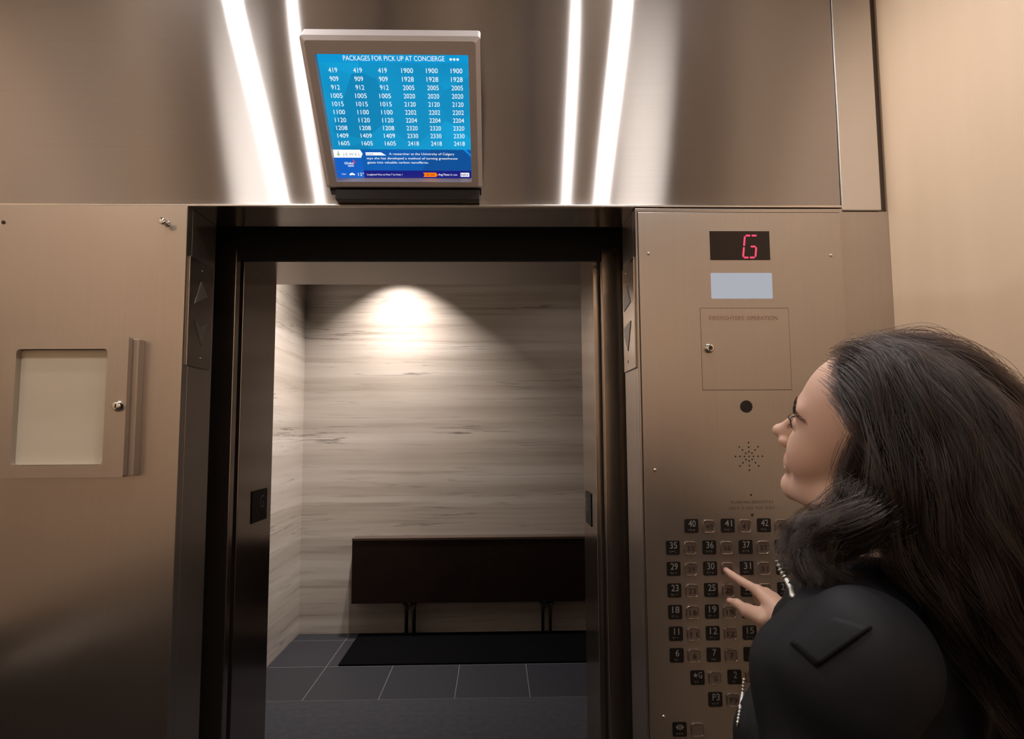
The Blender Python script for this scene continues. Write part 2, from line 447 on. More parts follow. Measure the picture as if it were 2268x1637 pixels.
# peg and empty stud hole
t = thing('pad_hook', 'small steel button hook at the top right of the left column', 'hook', (-.792, 0, 2.024))
MB().lathe([(.0075, 0), (.0075, .002), (.0045, .003), (.0045, .020), (.0085, .022), (.0085, .026), (.006, .028)], (-.792, 0, 2.024), (0, -1, -.02), 20).build('stud', m_chrome, t, True)
tag(MB().lathe([(.0048, 0), (.0048, .0012), (.0036, .0014)], (-1.181, 0, 2.027), (0, -1, 0), 18).build('plugged_hole', m_black), 'small round black stud hole at the upper left of the left column', 'hole')

# ------------------------------------------------------------------ hall lantern plates on the returns
def lantern(x, sx, y0, y1, label, z0, z1, up, dn, scr):
    t = thing('direction_lantern', label, 'direction indicator', (x, y0, z0))
    MB().box(min(x, x + sx * .004), max(x, x + sx * .004), y0, y1, z0, z1, .0012).build('faceplate', m_jamb, t)
    xs = x + sx * .004
    for nm, tri in (('up_arrow', up), ('down_arrow', dn)):
        MB().prism(tri, (xs + sx * .0015, 0, 0), (0, 1, 0), (0, 0, 1), (-sx * .0025, 0, 0), .0006).build(nm, m_arrow, t)
    for y, z in scr:
        MB().lathe([(.0032, 0), (.0032, .001), (.002, .002)], (xs, y, z), (sx, 0, 0), 12).build('screw', m_chrome, t, True)
m_arrow = mat('frosted_arrow_lens', (.15, .135, .125), .35)
lantern(XL, 1, .016, .150, 'steel direction lantern with up and down arrows on the left door return', 1.682, 1.95,
        [(.045, 1.838), (.120, 1.868), (.077, 1.899)], [(.045, 1.798), (.085, 1.785), (.124, 1.798), (.091, 1.738)], [(.082, 1.928), (.087, 1.707)])
lantern(XR, -1, .016, .160, 'steel direction lantern with up and down arrows on the right door return', 1.672, 1.948,
        [(.055, 1.842), (.140, 1.832), (.148, 1.862), (.100, 1.893)], [(.055, 1.795), (.145, 1.790), (.142, 1.765), (.100, 1.722)], [(.110, 1.928), (.105, 1.696)])

# G markers on the hall jambs
for x, sx, lab in ((XL, 1, 'dark floor marker plate with a G on the left hall jamb'), (HR, -1, 'dark floor marker plate with a G on the right hall jamb')):
    y0, y1 = (.49, .626) if sx > 0 else (.49, .61)
    z0, z1 = (1.243, 1.341) if sx > 0 else (1.225, 1.325)
    t = thing('floor_marker', lab, 'sign', (x, y0, z0), None)
    MB().box(min(x, x + sx * .003), max(x, x + sx * .003), y0, y1, z0, z1, .001).build('plate', mat('marker_black', (.008, .005, .004), .5, Specular_IOR_Level=.15), t)
    mb = MB(); text(mb, 'G', (x + sx * .0034, (y0 + y1) / 2 + .02, z0 + .04), (0, sx * -1 if sx < 0 else 1, 0), Z, .042)
    # braille row
    for q in range(3): mb.ball((x + sx * .0034, (y0 + y1) / 2 + q * .008 - .01, z0 + .02), .0014, 6)
    mb.build('letter', mat('marker_grey', (.07, .06, .055), .4), t)

# ------------------------------------------------------------------ monitor over the door
t = thing('display_monitor', 'tilted steel framed screen listing packages above the doorway', 'screen', (-.22, 0, 2.1))
TLp = Vector((-.3755, -.245, 2.3215)); BLp = Vector((-.3755, -.035, 2.127))
SU = Vector((.3205, 0, 0)); SV = BLp - TLp; sv = SV.normalized(); sn = SU.normalized().cross(sv).normalized()  # into the housing
if sn.y < 0: sn = -sn
def SP(u, v, lift=0): return TLp + SU * u + SV * v - sn * lift
# housing shell in its own plane
fl = SV.length
def fp(x, d): return TLp + X * (x + .3755) + sv * d   # x world, d down from screen top
mb = MB()
HX0, HX1 = -.4035, -.0285
front = [fp(HX0, -.047), fp(HX1, -.047), fp(HX1, fl + .022), fp(HX0, fl + .022)]
# bezel : frame with opening
def quadloop(x0, x1, d0, d1, r, lift, n=5):
    pts = rrect(x0, x1, -d1, -d0, r, n)
    return [TLp + X * (x + .3755) + sv * (-zz) - sn * lift for x, zz in pts]
bm = mb.bm
O0 = [bm.verts.new(p) for p in quadloop(HX0, HX1, -.036, fl + .020, .006, -.030)]
O1 = [bm.verts.new(p) for p in quadloop(HX0, HX1, -.036, fl + .020, .006, .010)]
O2 = [bm.verts.new(p) for p in quadloop(HX0 + .010, HX1 - .010, -.028, fl + .013, .006, .018)]
I0 = [bm.verts.new(p) for p in quadloop(-.3765, -.054, -.001, fl + .001, .004, .018)]
I1 = [bm.verts.new(p) for p in quadloop(-.3755, -.055, 0, fl, .004, -.001)]
for A, B in ((O0, O1), (O1, O2), (O2, I0), (I0, I1)):
    for i in range(len(A)):
        j = (i + 1) % len(A); bm.faces.new((A[i], A[j], B[j], B[i]))
m_bezel = brushed('bezel_steel', (.56, .52, .52), .6, .1, (1, 0, 0), (3, 300, 300), .45)
mb.build('bezel', m_bezel, t)
# wedge body back to the wall
mb = MB()
a = fp(0, -.034) + sn * .004; c_ = fp(0, fl + .018) + sn * .004
prof = [(a.y, a.z), (c_.y, c_.z), (c_.y + .012, c_.z - .012), (.005, c_.z - .018), (.005, a.z + .05), (a.y + .02, a.z + .006)]
n = len(prof)
A = [mb.bm.verts.new((HX0 + .004, y, z)) for y, z in prof]; B = [mb.bm.verts.new((HX1 - .004, y, z)) for y, z in prof]
mb.bm.faces.new(A); mb.bm.faces.new(B[::-1])
for i in range(n): mb.bm.faces.new((A[i], B[i], B[(i + 1) % n], A[(i + 1) % n]))
mb.build('housing', mat('dark_housing', (.035, .03, .03), .35, .5), t)
MB().box(HX0 + .022, HX1 - .008, -.030, .005, HZ + .006, c_.z - .017, .001).build('mounting_base', mat('housing_black', (.012, .011, .012), .4, .3), t)
# screen
def emis(name, col, s=1.0):
    m = bpy.data.materials.new(name); m.use_nodes = True
    b = m.node_tree.nodes['Principled BSDF']; b.inputs['Base Color'].default_value = (.01, .01, .01, 1); b.inputs['Roughness'].default_value = .3
    b.inputs['Emission Color'].default_value = (*col, 1); b.inputs['Emission Strength'].default_value = s
    return m
def rgb(r, g, b): return tuple(((c / 255) / 12.92 if c <= 10 else ((c / 255 + .055) / 1.055) ** 2.4) for c in (r, g, b))
def slab(mb, pts, lift):
    vs = [mb.bm.verts.new(SP(u, v, lift)) for u, v in pts]; mb.bm.faces.new(vs)
def noisy_emis(name, c1, c2, scale):
    m = emis(name, c1); b = m.node_tree.nodes['Principled BSDF']
    v = coords(m, (1, 1, 1)); vo = N(m, 'ShaderNodeTexVoronoi'); vo.feature = 'F1'; vo.inputs['Scale'].default_value = scale
    L(m, v, vo.inputs['Vector'])
    r = ramp(m, [(.0, c1), (1, c2)])
    sp = N(m, 'ShaderNodeSeparateColor'); L(m, vo.outputs['Color'], sp.inputs[0]); 
    n = N(m, 'ShaderNodeTexNoise'); n.inputs['Scale'].default_value = scale * .8; L(m, v, n.inputs['Vector'])
    mm = N(m, 'ShaderNodeMath', operation='MULTIPLY'); L(m, sp.outputs[0], mm.inputs[0]); L(m, n.outputs['Fac'], mm.inputs[1])
    m2 = N(m, 'ShaderNodeMath', operation='ADD'); L(m, mm.outputs[0], m2.inputs[0]); m2.inputs[1].default_value = .15
    L(m, m2.outputs[0], r.inputs['Fac']); L(m, r.outputs[0], b.inputs['Emission Color'])
    return m
mb = MB(); slab(mb, [(0, 0), (1, 0), (1, 1), (0, 1)], -.0005)
scr = mb.build('screen', noisy_emis('screen_teal', rgb(0, 118, 168), rgb(10, 160, 214), 9), t)
def band(name, pts, col, lift, s=1.0):
    mb = MB(); slab(mb, pts, lift); return mb.build(name, emis(name, rgb(*col), s), scr)
band('title_bar', [(0, 0), (1, 0), (1, .074), (0, .074)], (0, 146, 206), .0001)
mb = MB(); slab(mb, [(0, .75), (1, .75), (1, .932), (0, .932)], .0001)
mb.build('news_band', noisy_emis('news_blue', rgb(0, 66, 130), rgb(0, 108, 205), 7), scr)
band('ticker_band', [(.2, .932), (1, .932), (1, 1), (.2, 1)], (18, 24, 122), .0002)
band('weather_box', [(0, .82), (.203, .82), (.203, 1), (0, 1)], (8, 92, 190), .0002)
band('logo_tag', [(0, .753), (.195, .753), (.21, .787), (.195, .821), (0, .821)], (250, 250, 250), .0003)
band('topic_tag', [(.232, .775), (.345, .775), (.38, .801), (.232, .801)], (250, 250, 250), .0003)
band('time_tag', [(.640, .950), (.735, .950), (.747, .969), (.735, .988), (.640, .988), (.65, .969)], (255, 120, 0), .0003)
band('accent_stripe', [(.945, .75), (.965, .75), (1, .79), (1, .812)], (10, 130, 215), .00015)
tw = emis('screen_white', (1, 1, 1), .92); su = SU.normalized()
mb = MB()
def st(txt, u, v, h, w=None, al='C', sp=1.0, off=0.0, lift=.0006, m=None): text(m or mb, txt, SP(u, v, lift), su, -sv, h * fl, None if w is None else w * .3205, al, sp, None, off)
st('PACKAGES FOR PICK UP AT CONCIERGE', .505, .060, .037, .672, off=-.004)
mb.build('title_text', tw, scr); mb = MB()
for k in range(3):
    c = SP(.8825 + .0232 * k, .047, .0006); vs = [mb.bm.verts.new(c + su * (.0027 * math.cos(q * PI / 6)) - sv * (.0027 * math.sin(q * PI / 6))) for q in range(12)]; mb.bm.faces.new(vs)
mb.build('page_dots', tw, scr); mb = MB()
Lc = ['419', '909', '912', '1005', '1015', '1100', '1120', '1208', '1409', '1605']
Rc = ['1900', '1928', '2005', '2020', '2120', '2202', '2204', '2320', '2330', '2418']
for c in range(6):
    mb = MB()
    for r in range(10):
        tx = (Lc if c < 3 else Rc)[r]
        st(tx, .0885 + .1660 * c, .147 + .0632 * r, .037, .0195 * len(tx), off=-.002)
    mb.build('number_column', tw, scr)
mb = MB()
st('A researcher at the University of Calgary', .402, .796, .020, .476, 'L')
st('says she has developed a method of turning greenhouse', .235, .834, .020, .665, 'L')
st('gases into valuable carbon nanofibres.', .236, .870, .020, .449, 'L')
mb.build('headline_text', tw, scr); mb = MB()
st('Global', .102, .878, .020, .070, off=.012); st('NEWS', .112, .899, .014, .042, off=.018)
mb.build('news_logo_text', tw, scr); mb = MB()
st('TODAY', .050, .971, .012, .034); mb.build('weather_text', tw, scr); mb = MB(); st('12°', .178, .980, .028, .044)
mb.build('temperature_text', tw, scr); mb = MB()
st('Lougheed Hwy at Hwy 7 to Hwy 1', .222, .975, .016, .262, 'L')
mb.build('ticker_text', tw, scr); mb = MB()
st('Avg.Time:', .752, .975, .018, .082, 'L', off=.01); st('15 min', .84, .975, .015, .053, 'L')
mb.build('ticker_text', tw, scr); mb = MB()
c = SP(.112, .968, .0006)
for dx, dy, rr in ((-.004, 0, .0028), (0, .0015, .0036), (.004, 0, .0026)):
    vs = [mb.bm.verts.new(c + su * (dx + rr * math.cos(q * PI / 6)) - sv * (dy + rr * .8 * math.sin(q * PI / 6)) - sn * (rr * .01)) for q in range(12)]; mb.bm.faces.new(vs)
mb.build('cloud_icon', tw, scr); mb = MB()
slab(mb, [(.918, .950), (.983, .950), (.983, .986), (.918, .986)], .0004)
mb.build('source_tag', tw, scr)
mb = MB(); st('JEWEL', .130, .802, .022, .125, sp=1.5, lift=.0008); mb.build('logo_text', emis('logo_grey', rgb(110, 135, 140)), scr)
mb = MB()
for u, a, b2 in ((.034, .768, .806), (.030, .778, .806), (.038, .760, .806)): slab(mb, [(u - .0012, a), (u + .0012, a), (u + .0012, b2), (u - .0012, b2)], .0007)
mb.build('logo_towers', emis('logo_teal', rgb(40, 120, 140)), scr)
band('logo_leaf', [(.018, .795), (.034, .789), (.052, .797), (.034, .800)], (150, 190, 40), .0009)
mb = MB(); st('Environment', .262, .794, .014, .052, off=.015, lift=.0008); mb.build('topic_text', emis('topic_blue', rgb(0, 110, 170)), scr)
mb = MB(); st('20 min', .693, .976, .017, .062, off=.012, lift=.0008); mb.build('time_text', emis('time_dark', rgb(90, 20, 0)), scr)
mb = MB(); st('INRIX', .950, .979, .022, .056, off=.01, lift=.0008); mb.build('source_text', emis('source_navy', rgb(18, 24, 122)), scr)
band('news_chevron', [(.128, .838), (.134, .838), (.148, .858), (.136, .880), (.131, .876), (.139, .858)], (235, 40, 40), .0007)

# ------------------------------------------------------------------ operating panel
t = thing('operating_panel', 'tall steel elevator control panel with floor buttons right of the doorway', 'elevator control panel', (.604, -.003, .6))
P0, P1, PZ1 = .3525, .8555, 2.0545
FY0 = -.004
MB().box(P0, P1, FY0, 0, .35, PZ1, .0012).build('faceplate', m_plate, t)
MB().box(P0 - .0022, P0, -.0006, .001, .35, PZ1 + .002).box(P0, P1, -.0006, .001, PZ1, PZ1 + .002).build('edge_gap', m_groove, t)
def screw(x, z):
    MB().lathe([(.0042, 0), (.0042, .0008), (.003, .0024), (.0012, .003)], (x, FY0, z), (0, -1, 0), 14).build('screw', m_chrome, t, True)
for x, z in ((.376, 1.951), (.828, 1.947), (.379, 1.426), (.385, .863), (.828, 1.426)): screw(x, z)
# floor indicator with G
ind = MB().box(.528, .6765, FY0 - .001, 0, 1.9345, 2.007, .0006).build('floor_indicator', mat('indicator_window', (.010, .004, .004), .25), t)
ind.location = ind.location
led = emis('led_red', rgb(250, 70, 110), 1.0)
mb = MB()
def seg(a, b, w=.0023):
    (u0, v0), (u1, v1) = a, b
    d = Vector((u1 - u0, v1 - v0)); ln = d.length; d /= ln; nn = Vector((-d.y, d.x)); g = .0010
    P = [(u0 + d.x * g, v0 + d.y * g), (u0 + d.x * 2.6 * g + nn.x * w, v0 + d.y * 2.6 * g + nn.y * w), (u1 - d.x * 2.6 * g + nn.x * w, v1 - d.y * 2.6 * g + nn.y * w), (u1 - d.x * g, v1 - d.y * g), (u1 - d.x * 2.6 * g - nn.x * w, v1 - d.y * 2.6 * g - nn.y * w), (u0 + d.x * 2.6 * g - nn.x * w, v0 + d.y * 2.6 * g - nn.y * w)]
    mb.add([(x, FY0 - .0018, z) for x, z in P], [tuple(range(6))])
gx = lambda z: (z - 1.94) * .12
b0, b1 = 1.9405, 1.9955; mz = (b0 + b1) / 2
xl_, xm_, xr_ = .6085, .6235, .639
seg((xl_ + gx(b0), b0), (xm_ + gx(b0), b0)); seg((xm_ + gx(b0), b0), (xr_ + gx(b0), b0))
seg((xl_ + gx(b1), b1), (xm_ + gx(b1), b1)); seg((xm_ + gx(b1), b1), (xr_ + gx(b1), b1))
seg((xl_ + gx(b0), b0), (xl_ + gx(mz), mz)); seg((xl_ + gx(mz), mz), (xl_ + gx(b1), b1))
seg((xr_ + gx(b0), b0), (xr_ + gx(mz), mz)); seg((xm_ + gx(mz), mz), (xr_ + gx(mz), mz))
mb.build('digit', led, ind)
MB().box(.5265, .680, FY0 - .0008, 0, 1.8375, 1.9035, .003).build('emergency_light', emis('frosted_lamp', rgb(168, 172, 182), .9), t)
# service door outline and lettering
mb = MB()
def line(x0, z0, x1, z1, w=.0009, y=FY0 - .0002):
    mb.box(min(x0, x1) - w / 2, max(x0, x1) + w / 2, y, FY0 + .0006, min(z0, z1) - w / 2, max(z0, z1) + w / 2)
line(.499, 1.815, .716, 1.815); line(.499, 1.6155, .716, 1.6155, .0013); line(.499, 1.6155, .499, 1.815); line(.716, 1.6155, .716, 1.815, .0005)
mb.build('service_door_outline', m_groove, t)
k = MB().lathe([(.0115, 0), (.0115, .003), (.0098, .004), (.0098, .012), (.008, .013)], (.5175, FY0, 1.7165), (0, -1, 0), 24).build('key_lock', m_chrome, t, True)
MB().lathe([(.0052, 0), (.0052, .0006), (.004, .0008)], (.5175, FY0 - .0128, 1.7165), (0, -1, 0), 18).build('keyway', m_groove, k)
mb = MB(); text(mb, "FIREFIGHTERS' OPERATION", (.604, FY0 - .0005, 1.7855), X, Z, .0105, .167, spacing=1.05, offset=-.012); mb.build('engraved_text', m_text_red, t)
mb = MB(); text(mb, 'BLINKING INDICATES', (.6085, FY0 - .0005, 1.3455), X, Z, .0072, .100, spacing=1.15, offset=-.012); text(mb, 'HELP IS ON THE WAY', (.6085, FY0 - .0005, 1.3315), X, Z, .0072, .108, spacing=1.15, offset=-.012); mb.build('engraved_text', m_text_dark, t)
MB().lathe([(.0148, 0), (.0148, .0012), (.013, .0014)], (.6035, FY0, 1.5755), (0, -1, 0), 28).build('camera_window', m_black, t)
mb = MB()
for a in range(8):
    for r in (.0108, .0218, .0325):
        rr = r * (1 if a % 2 == 0 else .98)
        mb.lathe([(.0019, 0), (.0019, .0006)], (.6055 + rr * math.cos(a * PI / 4), FY0, 1.4565 + rr * math.sin(a * PI / 4)), (0, -1, 0), 10)
mb.lathe([(.0019, 0), (.0019, .0006)], (.6055, FY0, 1.4565), (0, -1, 0), 10)
mb.build('speaker_holes', m_black, t)
MB().lathe([(.0022, 0), (.0022, .0006)], (.607, FY0, 1.3655), (0, -1, 0), 10).build('microphone_hole', m_black, t)
MB().lathe([(.004, 0), (.004, .0008), (.003, .0016)], (.608, FY0, 1.3195), (0, -1, 0), 14).build('help_lamp', mat('help_lamp', (.07, .05, .03), .2), t, True)

# number plates and buttons
m_nplate = mat('number_plate_black', (.009, .006, .005), .42)
BR = {'1': [(0, 0)], '2': [(0, 0), (0, 1)], '3': [(0, 0), (1, 0)], '4': [(0, 0), (1, 0), (1, 1)], '5': [(0, 0), (1, 1)], '6': [(0, 0), (0, 1), (1, 0)], '7': [(0, 0), (0, 1), (1, 0), (1, 1)], '8': [(0, 0), (0, 1), (1, 1)], '9': [(0, 1), (1, 0)], '0': [(0, 1), (1, 0), (1, 1)]}
def plate(x, z, s, sym=None):
    p = MB().prism([(u + x, v + z) for u, v in rrect(-.0162, .0162, -.0162, .0162, .0035, 4)], (0, FY0 - .0022, 0), X, Z, (0, .0024, 0), .0005).build('number_plate', m_nplate, t)
    mb = MB(); y = FY0 - .0032
    if sym == 'open':
        for sx in (-1, 1):
            mb.add([(x + sx * .0025, y, z + .012), (x + sx * .0025, y, z - .001), (x + sx * .0009, y, z - .001), (x + sx * .0009, y, z + .012)], [(0, 1, 2, 3)])
            mb.add([(x + sx * .0042, y, z + .0115), (x + sx * .0042, y, z + .0), (x + sx * .0095, y, z + .0057)], [(0, 1, 2)])
    else:
        if s.startswith('*'):
            pts = []
            for q in range(10):
                r = .0062 if q % 2 == 0 else .0026; a = PI / 2 + q * PI / 5
                pts.append((x - .0055 + r * math.cos(a), y, z + .006 + r * math.sin(a)))
            mb.add(pts, [tuple(range(10))])
            text(mb, s[1:], (x + .006, y, z - .0005), X, Z, .0145, .0085, offset=.006)
        else:
            text(mb, s, (x + .001, y, z - .0015), X, Z, .0155, .0085 * len(s) if s not in ('11',) else .012, offset=.006)
    mb.build('numeral', m_white_num, p)
    mb = MB(); q0 = x - .002 * len(s)
    for i, ch in enumerate('#' + s.replace('*', '')):
        for (cx, cz) in BR.get(ch, [(0, 0), (1, 0), (1, 1)]):
            mb.ball((q0 - .004 + i * .0058 + cx * .0022, FY0 - .0024, z - .0085 - cz * .0024), .0007, 6)
    mb.build('braille_dots', m_white_num, p, True)
def button(x, z, s):
    hb = .0125
    o = [(u + x, v + z) for u, v in rrect(-hb - .0018, hb + .0018, -hb - .0022, hb + .0022, .0058, 6)]
    p = MB().prism(o, (0, FY0 - .0030, 0), X, Z, (0, .0031, 0), .0008).build('floor_button', m_clear, t)
    ol = [(u + x, FY0 - .0034, v + z) for u, v in rrect(-hb - .001, hb + .001, -hb - .0014, hb + .0014, .0058, 6)]
    MB().tube(ol, .0009, 8, closed=True).build('rim', m_rim, p, True)
    if s:
        mb = MB(); text(mb, s, (x + .001, FY0 - .0036, z - .006), X, Z, .0115, .0085 * len(s), offset=.012, spacing=1.1); mb.build('numeral', m_dark_num, p)
BX, DX = .4165, .0865
rows = [(1.2945, ['40', '41', '42', '43'], .462), (1.2445, ['35', '36', '37', '38', '39'], BX), (1.1958, ['29', '30', '31', '32', '33'], BX + .0005),
        (1.1465, ['23', '25', '26', '27', '28'], BX + .001), (1.0972, ['18', '19', '20', '21', '22'], BX + .0015), (1.0482, ['11', '12', '15', '16', '17'], BX + .002),
        (.9995, ['6', '7', '8', '9', '10'], BX + .0025), (.949, ['*G', '2', '3', '5'], .466), (.900, ['P3', 'P2', 'P1'], .506)]
for z, ls, x0 in rows:
    for i, s in enumerate(ls):
        plate(x0 + DX * i, z, s); button(x0 + DX * i + .0405, z - .001, s.replace('*', '').replace('P', 'P') if s not in ('P3',) else 'P3')
plate(.421, .835, 'DO', 'open'); button(.462, .834, '')
plate(.594, .835, 'DC', 'open'); button(.635, .834, '')


# ------------------------------------------------------------------ person: signed distance modelling, meshed by surface nets
def surface_nets(fn, lo, hi, h):
    lo = np.array(lo, float); n = np.ceil((np.array(hi) - lo) / h).astype(int) + 1
    ax = [lo[i] + h * np.arange(n[i]) for i in range(3)]
    G = np.meshgrid(*ax, indexing='ij')
    Vv = fn(G[0].astype(np.float32), G[1].astype(np.float32), G[2].astype(np.float32))
    s = Vv < 0
    c = np.zeros(tuple(n - 1), np.int8)
    for i in (0, 1):
        for j in (0, 1):
            for k in (0, 1): c += s[i:n[0] - 1 + i, j:n[1] - 1 + j, k:n[2] - 1 + k]
    act = (c > 0) & (c < 8)
    idx = np.full(act.shape, -1, np.int64); cells = np.argwhere(act); idx[act] = np.arange(len(cells))
    acc = np.zeros((len(cells), 3)); cnt = np.zeros(len(cells))
    ci = cells.T
    cor = [(0, 0, 0), (1, 0, 0), (0, 1, 0), (1, 1, 0), (0, 0, 1), (1, 0, 1), (0, 1, 1), (1, 1, 1)]
    val = {o: Vv[ci[0] + o[0], ci[1] + o[1], ci[2] + o[2]] for o in cor}
    for a in cor:
        for d in range(3):
            if a[d] == 0:
                b = list(a); b[d] = 1; b = tuple(b)
                va, vb = val[a], val[b]; m = (va < 0) != (vb < 0)
                tt = np.where(m, va / np.where(m, va - vb, 1), 0)
                p = np.array(a, float)[None, :].repeat(len(cells), 0); p[:, d] += tt
                acc[m] += p[m]; cnt[m] += 1
    verts = lo + (cells + acc / cnt[:, None]) * h
    faces = []
    for d in range(3):
        e1, e2 = (d + 1) % 3, (d + 2) % 3
        sl0 = [slice(None)] * 3; sl1 = [slice(None)] * 3; sl0[d] = slice(0, -1); sl1[d] = slice(1, None)
        A, B = s[tuple(sl0)], s[tuple(sl1)]
        ed = np.argwhere(A != B)
        ok = (ed[:, e1] > 0) & (ed[:, e2] > 0) & (ed[:, e1] < n[e1] - 1) & (ed[:, e2] < n[e2] - 1)
        ed = ed[ok]; ins = A[ed[:, 0], ed[:, 1], ed[:, 2]]
        def g(o1, o2):
            q = ed.copy(); q[:, e1] += o1; q[:, e2] += o2
            return idx[q[:, 0], q[:, 1], q[:, 2]]
        q = np.stack([g(-1, -1), g(0, -1), g(0, 0), g(-1, 0)], 1)
        q[~ins] = q[~ins][:, ::-1]
        faces.append(q)
    return verts, np.concatenate(faces)

def smin(a, b, k):
    h = np.clip(.5 + .5 * (b - a) / k, 0, 1)
    return b * (1 - h) + a * h - k * h * (1 - h)
def smax(a, b, k): return -smin(-a, -b, k)
def ell(x, y, z, c, r):
    u, v, w = (x - c[0]) / r[0], (y - c[1]) / r[1], (z - c[2]) / r[2]
    k0 = np.sqrt(u * u + v * v + w * w); k1 = np.sqrt((u / r[0]) ** 2 + (v / r[1]) ** 2 + (w / r[2]) ** 2) + 1e-9
    return k0 * (k0 - 1) / k1
def cap(x, y, z, a, b, ra, rb=None, flat=None):
    rb = ra if rb is None else rb
    a = np.array(a, float); b = np.array(b, float); d = b - a
    t_ = np.clip(((x - a[0]) * d[0] + (y - a[1]) * d[1] + (z - a[2]) * d[2]) / (d @ d), 0, 1)
    dx, dy, dz = x - a[0] - d[0] * t_, y - a[1] - d[1] * t_, z - a[2] - d[2] * t_
    if flat is not None:      # flatten along the unit vector flat by factor f
        fv, f = flat; q = dx * fv[0] + dy * fv[1] + dz * fv[2]
        dx, dy, dz = dx + fv[0] * q * (f - 1), dy + fv[1] * q * (f - 1), dz + fv[2] * q * (f - 1)
    return np.sqrt(dx * dx + dy * dy + dz * dz) - (ra + (rb - ra) * t_)

FACE_AZ, HEAD_TILT, HEAD_ROLL = math.radians(133), math.radians(22.5), math.radians(-18)
HC = Vector((.487, -.747, 1.507)); HS = 1.035
RWRIST = (.640, -.205, 1.118)
IDX = [(.5815, -.088, 1.164), (.5600, -.051, 1.1755), (.5465, -.028, 1.185), (.5375, -.0155, 1.1935)]
MID = [(.600, -.092, 1.158), (.592, -.052, 1.150), (.602, -.044, 1.128), (.612, -.060, 1.119)]
RNG = [(.614, -.100, 1.149), (.608, -.064, 1.139), (.617, -.058, 1.118), (.624, -.073, 1.111)]
PNK = [(.625, -.109, 1.138), (.620, -.080, 1.128), (.626, -.076, 1.111), (.632, -.088, 1.104)]
THB = [(.574, -.135, 1.114), (.557, -.090, 1.120), (.545, -.060, 1.1285), (.5345, -.040, 1.130)]
PW = (.606, -.168, 1.120)
NAILN = (-.5, -.75, .45)
SKIN = (.64, .42, .33)
COLTOP = 1.372
ZP1 = [(1722, 1243), (1728, 1262), (1742, 1285), (1753, 1305), (1756, 1325)]; ZY1 = [-.735, -.738, -.745, -.76, -.775]
ZP2 = [(1648, 1505), (1645, 1535), (1639, 1570), (1634, 1600), (1632, 1618)]; ZY2 = [-.70] * 5
Hm = Matrix.Rotation(FACE_AZ, 3, 'Z') @ Matrix.Rotation(-HEAD_TILT, 3, 'Y') @ Matrix.Rotation(HEAD_ROLL, 3, 'X')
Hn = np.array(Hm)
def h2w(p): return HC + Hm @ (Vector(p) * HS)
def to_head(x, y, z):
    dx, dy, dz = x - HC.x, y - HC.y, z - HC.z
    return tuple((Hn[0, i] * dx + Hn[1, i] * dy + Hn[2, i] * dz) / HS for i in range(3))
def head_sdf(X_, Y_, Z_):
    x, y, z = to_head(X_, Y_, Z_); ay = np.abs(y)
    d = ell(x, y, z, (-.006, 0, .034), (.096, .075, .084))
    d = smin(d, ell(x, y, z, (.028, 0, -.030), (.060, .060, .082)), .035)
    d = smin(d, ell(x, ay, z, (.048, .030, -.036), (.034, .030, .032)), .022)       # cheeks
    d = smin(d, cap(x, ay, z, (.070, .012, -.104), (.004, .052, -.072), .017, .020), .022)   # jaw line
    d = smin(d, ell(x, y, z, (.078, 0, -.104), (.018, .020, .016)), .014)           # chin
    d = smin(d, cap(x, ay, z, (.084, .006, .020), (.070, .042, .022), .0085), .016)  # brow
    d = smax(d, -ell(x, ay, z, (.096, .031, -.001), (.022, .020, .014)), .010)      # sockets
    d = smin(d, ell(x, ay, z, (.0715, .031, .000), (.0145, .016, .0135)), .003)     # lids over the eyeball
    d = smin(d, cap(x, y, z, (.086, 0, .006), (.1130, 0, -.036), .0062, .0080), .009)   # nose bridge
    d = smin(d, ell(x, y, z, (.1165, 0, -.0375), (.0092, .0088, .0080)), .006)      # tip
    d = smin(d, ell(x, y, z, (.1000, 0, -.0370), (.0150, .0115, .0125)), .008)
    d = smin(d, ell(x, ay, z, (.100, .0115, -.0445), (.0095, .0065, .0065)), .005)  # wings
    d = smax(d, -ell(x, ay, z, (.1035, .0055, -.0515), (.005, .003, .003)), .002)
    d = smin(d, ell(x, y, z, (.084, 0, -.068), (.014, .026, .020)), .012)           # mouth mound
    d = smin(d, cap(x, ay, z, (.0970, .004, -.0665), (.086, .022, -.0725), .0045, .002), .003)
    d = smin(d, cap(x, ay, z, (.0950, .003, -.0795), (.084, .020, -.0745), .0052, .002), .003)
    d = smax(d, -cap(x, ay, z, (.104, 0, -.0733), (.088, .024, -.0738), .0016), .0015)
    d = smin(d, ell(x, ay, z, (-.018, .071, -.004), (.016, .007, .028)), .006)      # ears
    return d * HS
NB = (.490, -.775, 1.345)          # neck base
def neck_sdf(x, y, z):
    a = h2w((-.012, 0, -.055)); return cap(x, y, z, a, NB, .050, .056)

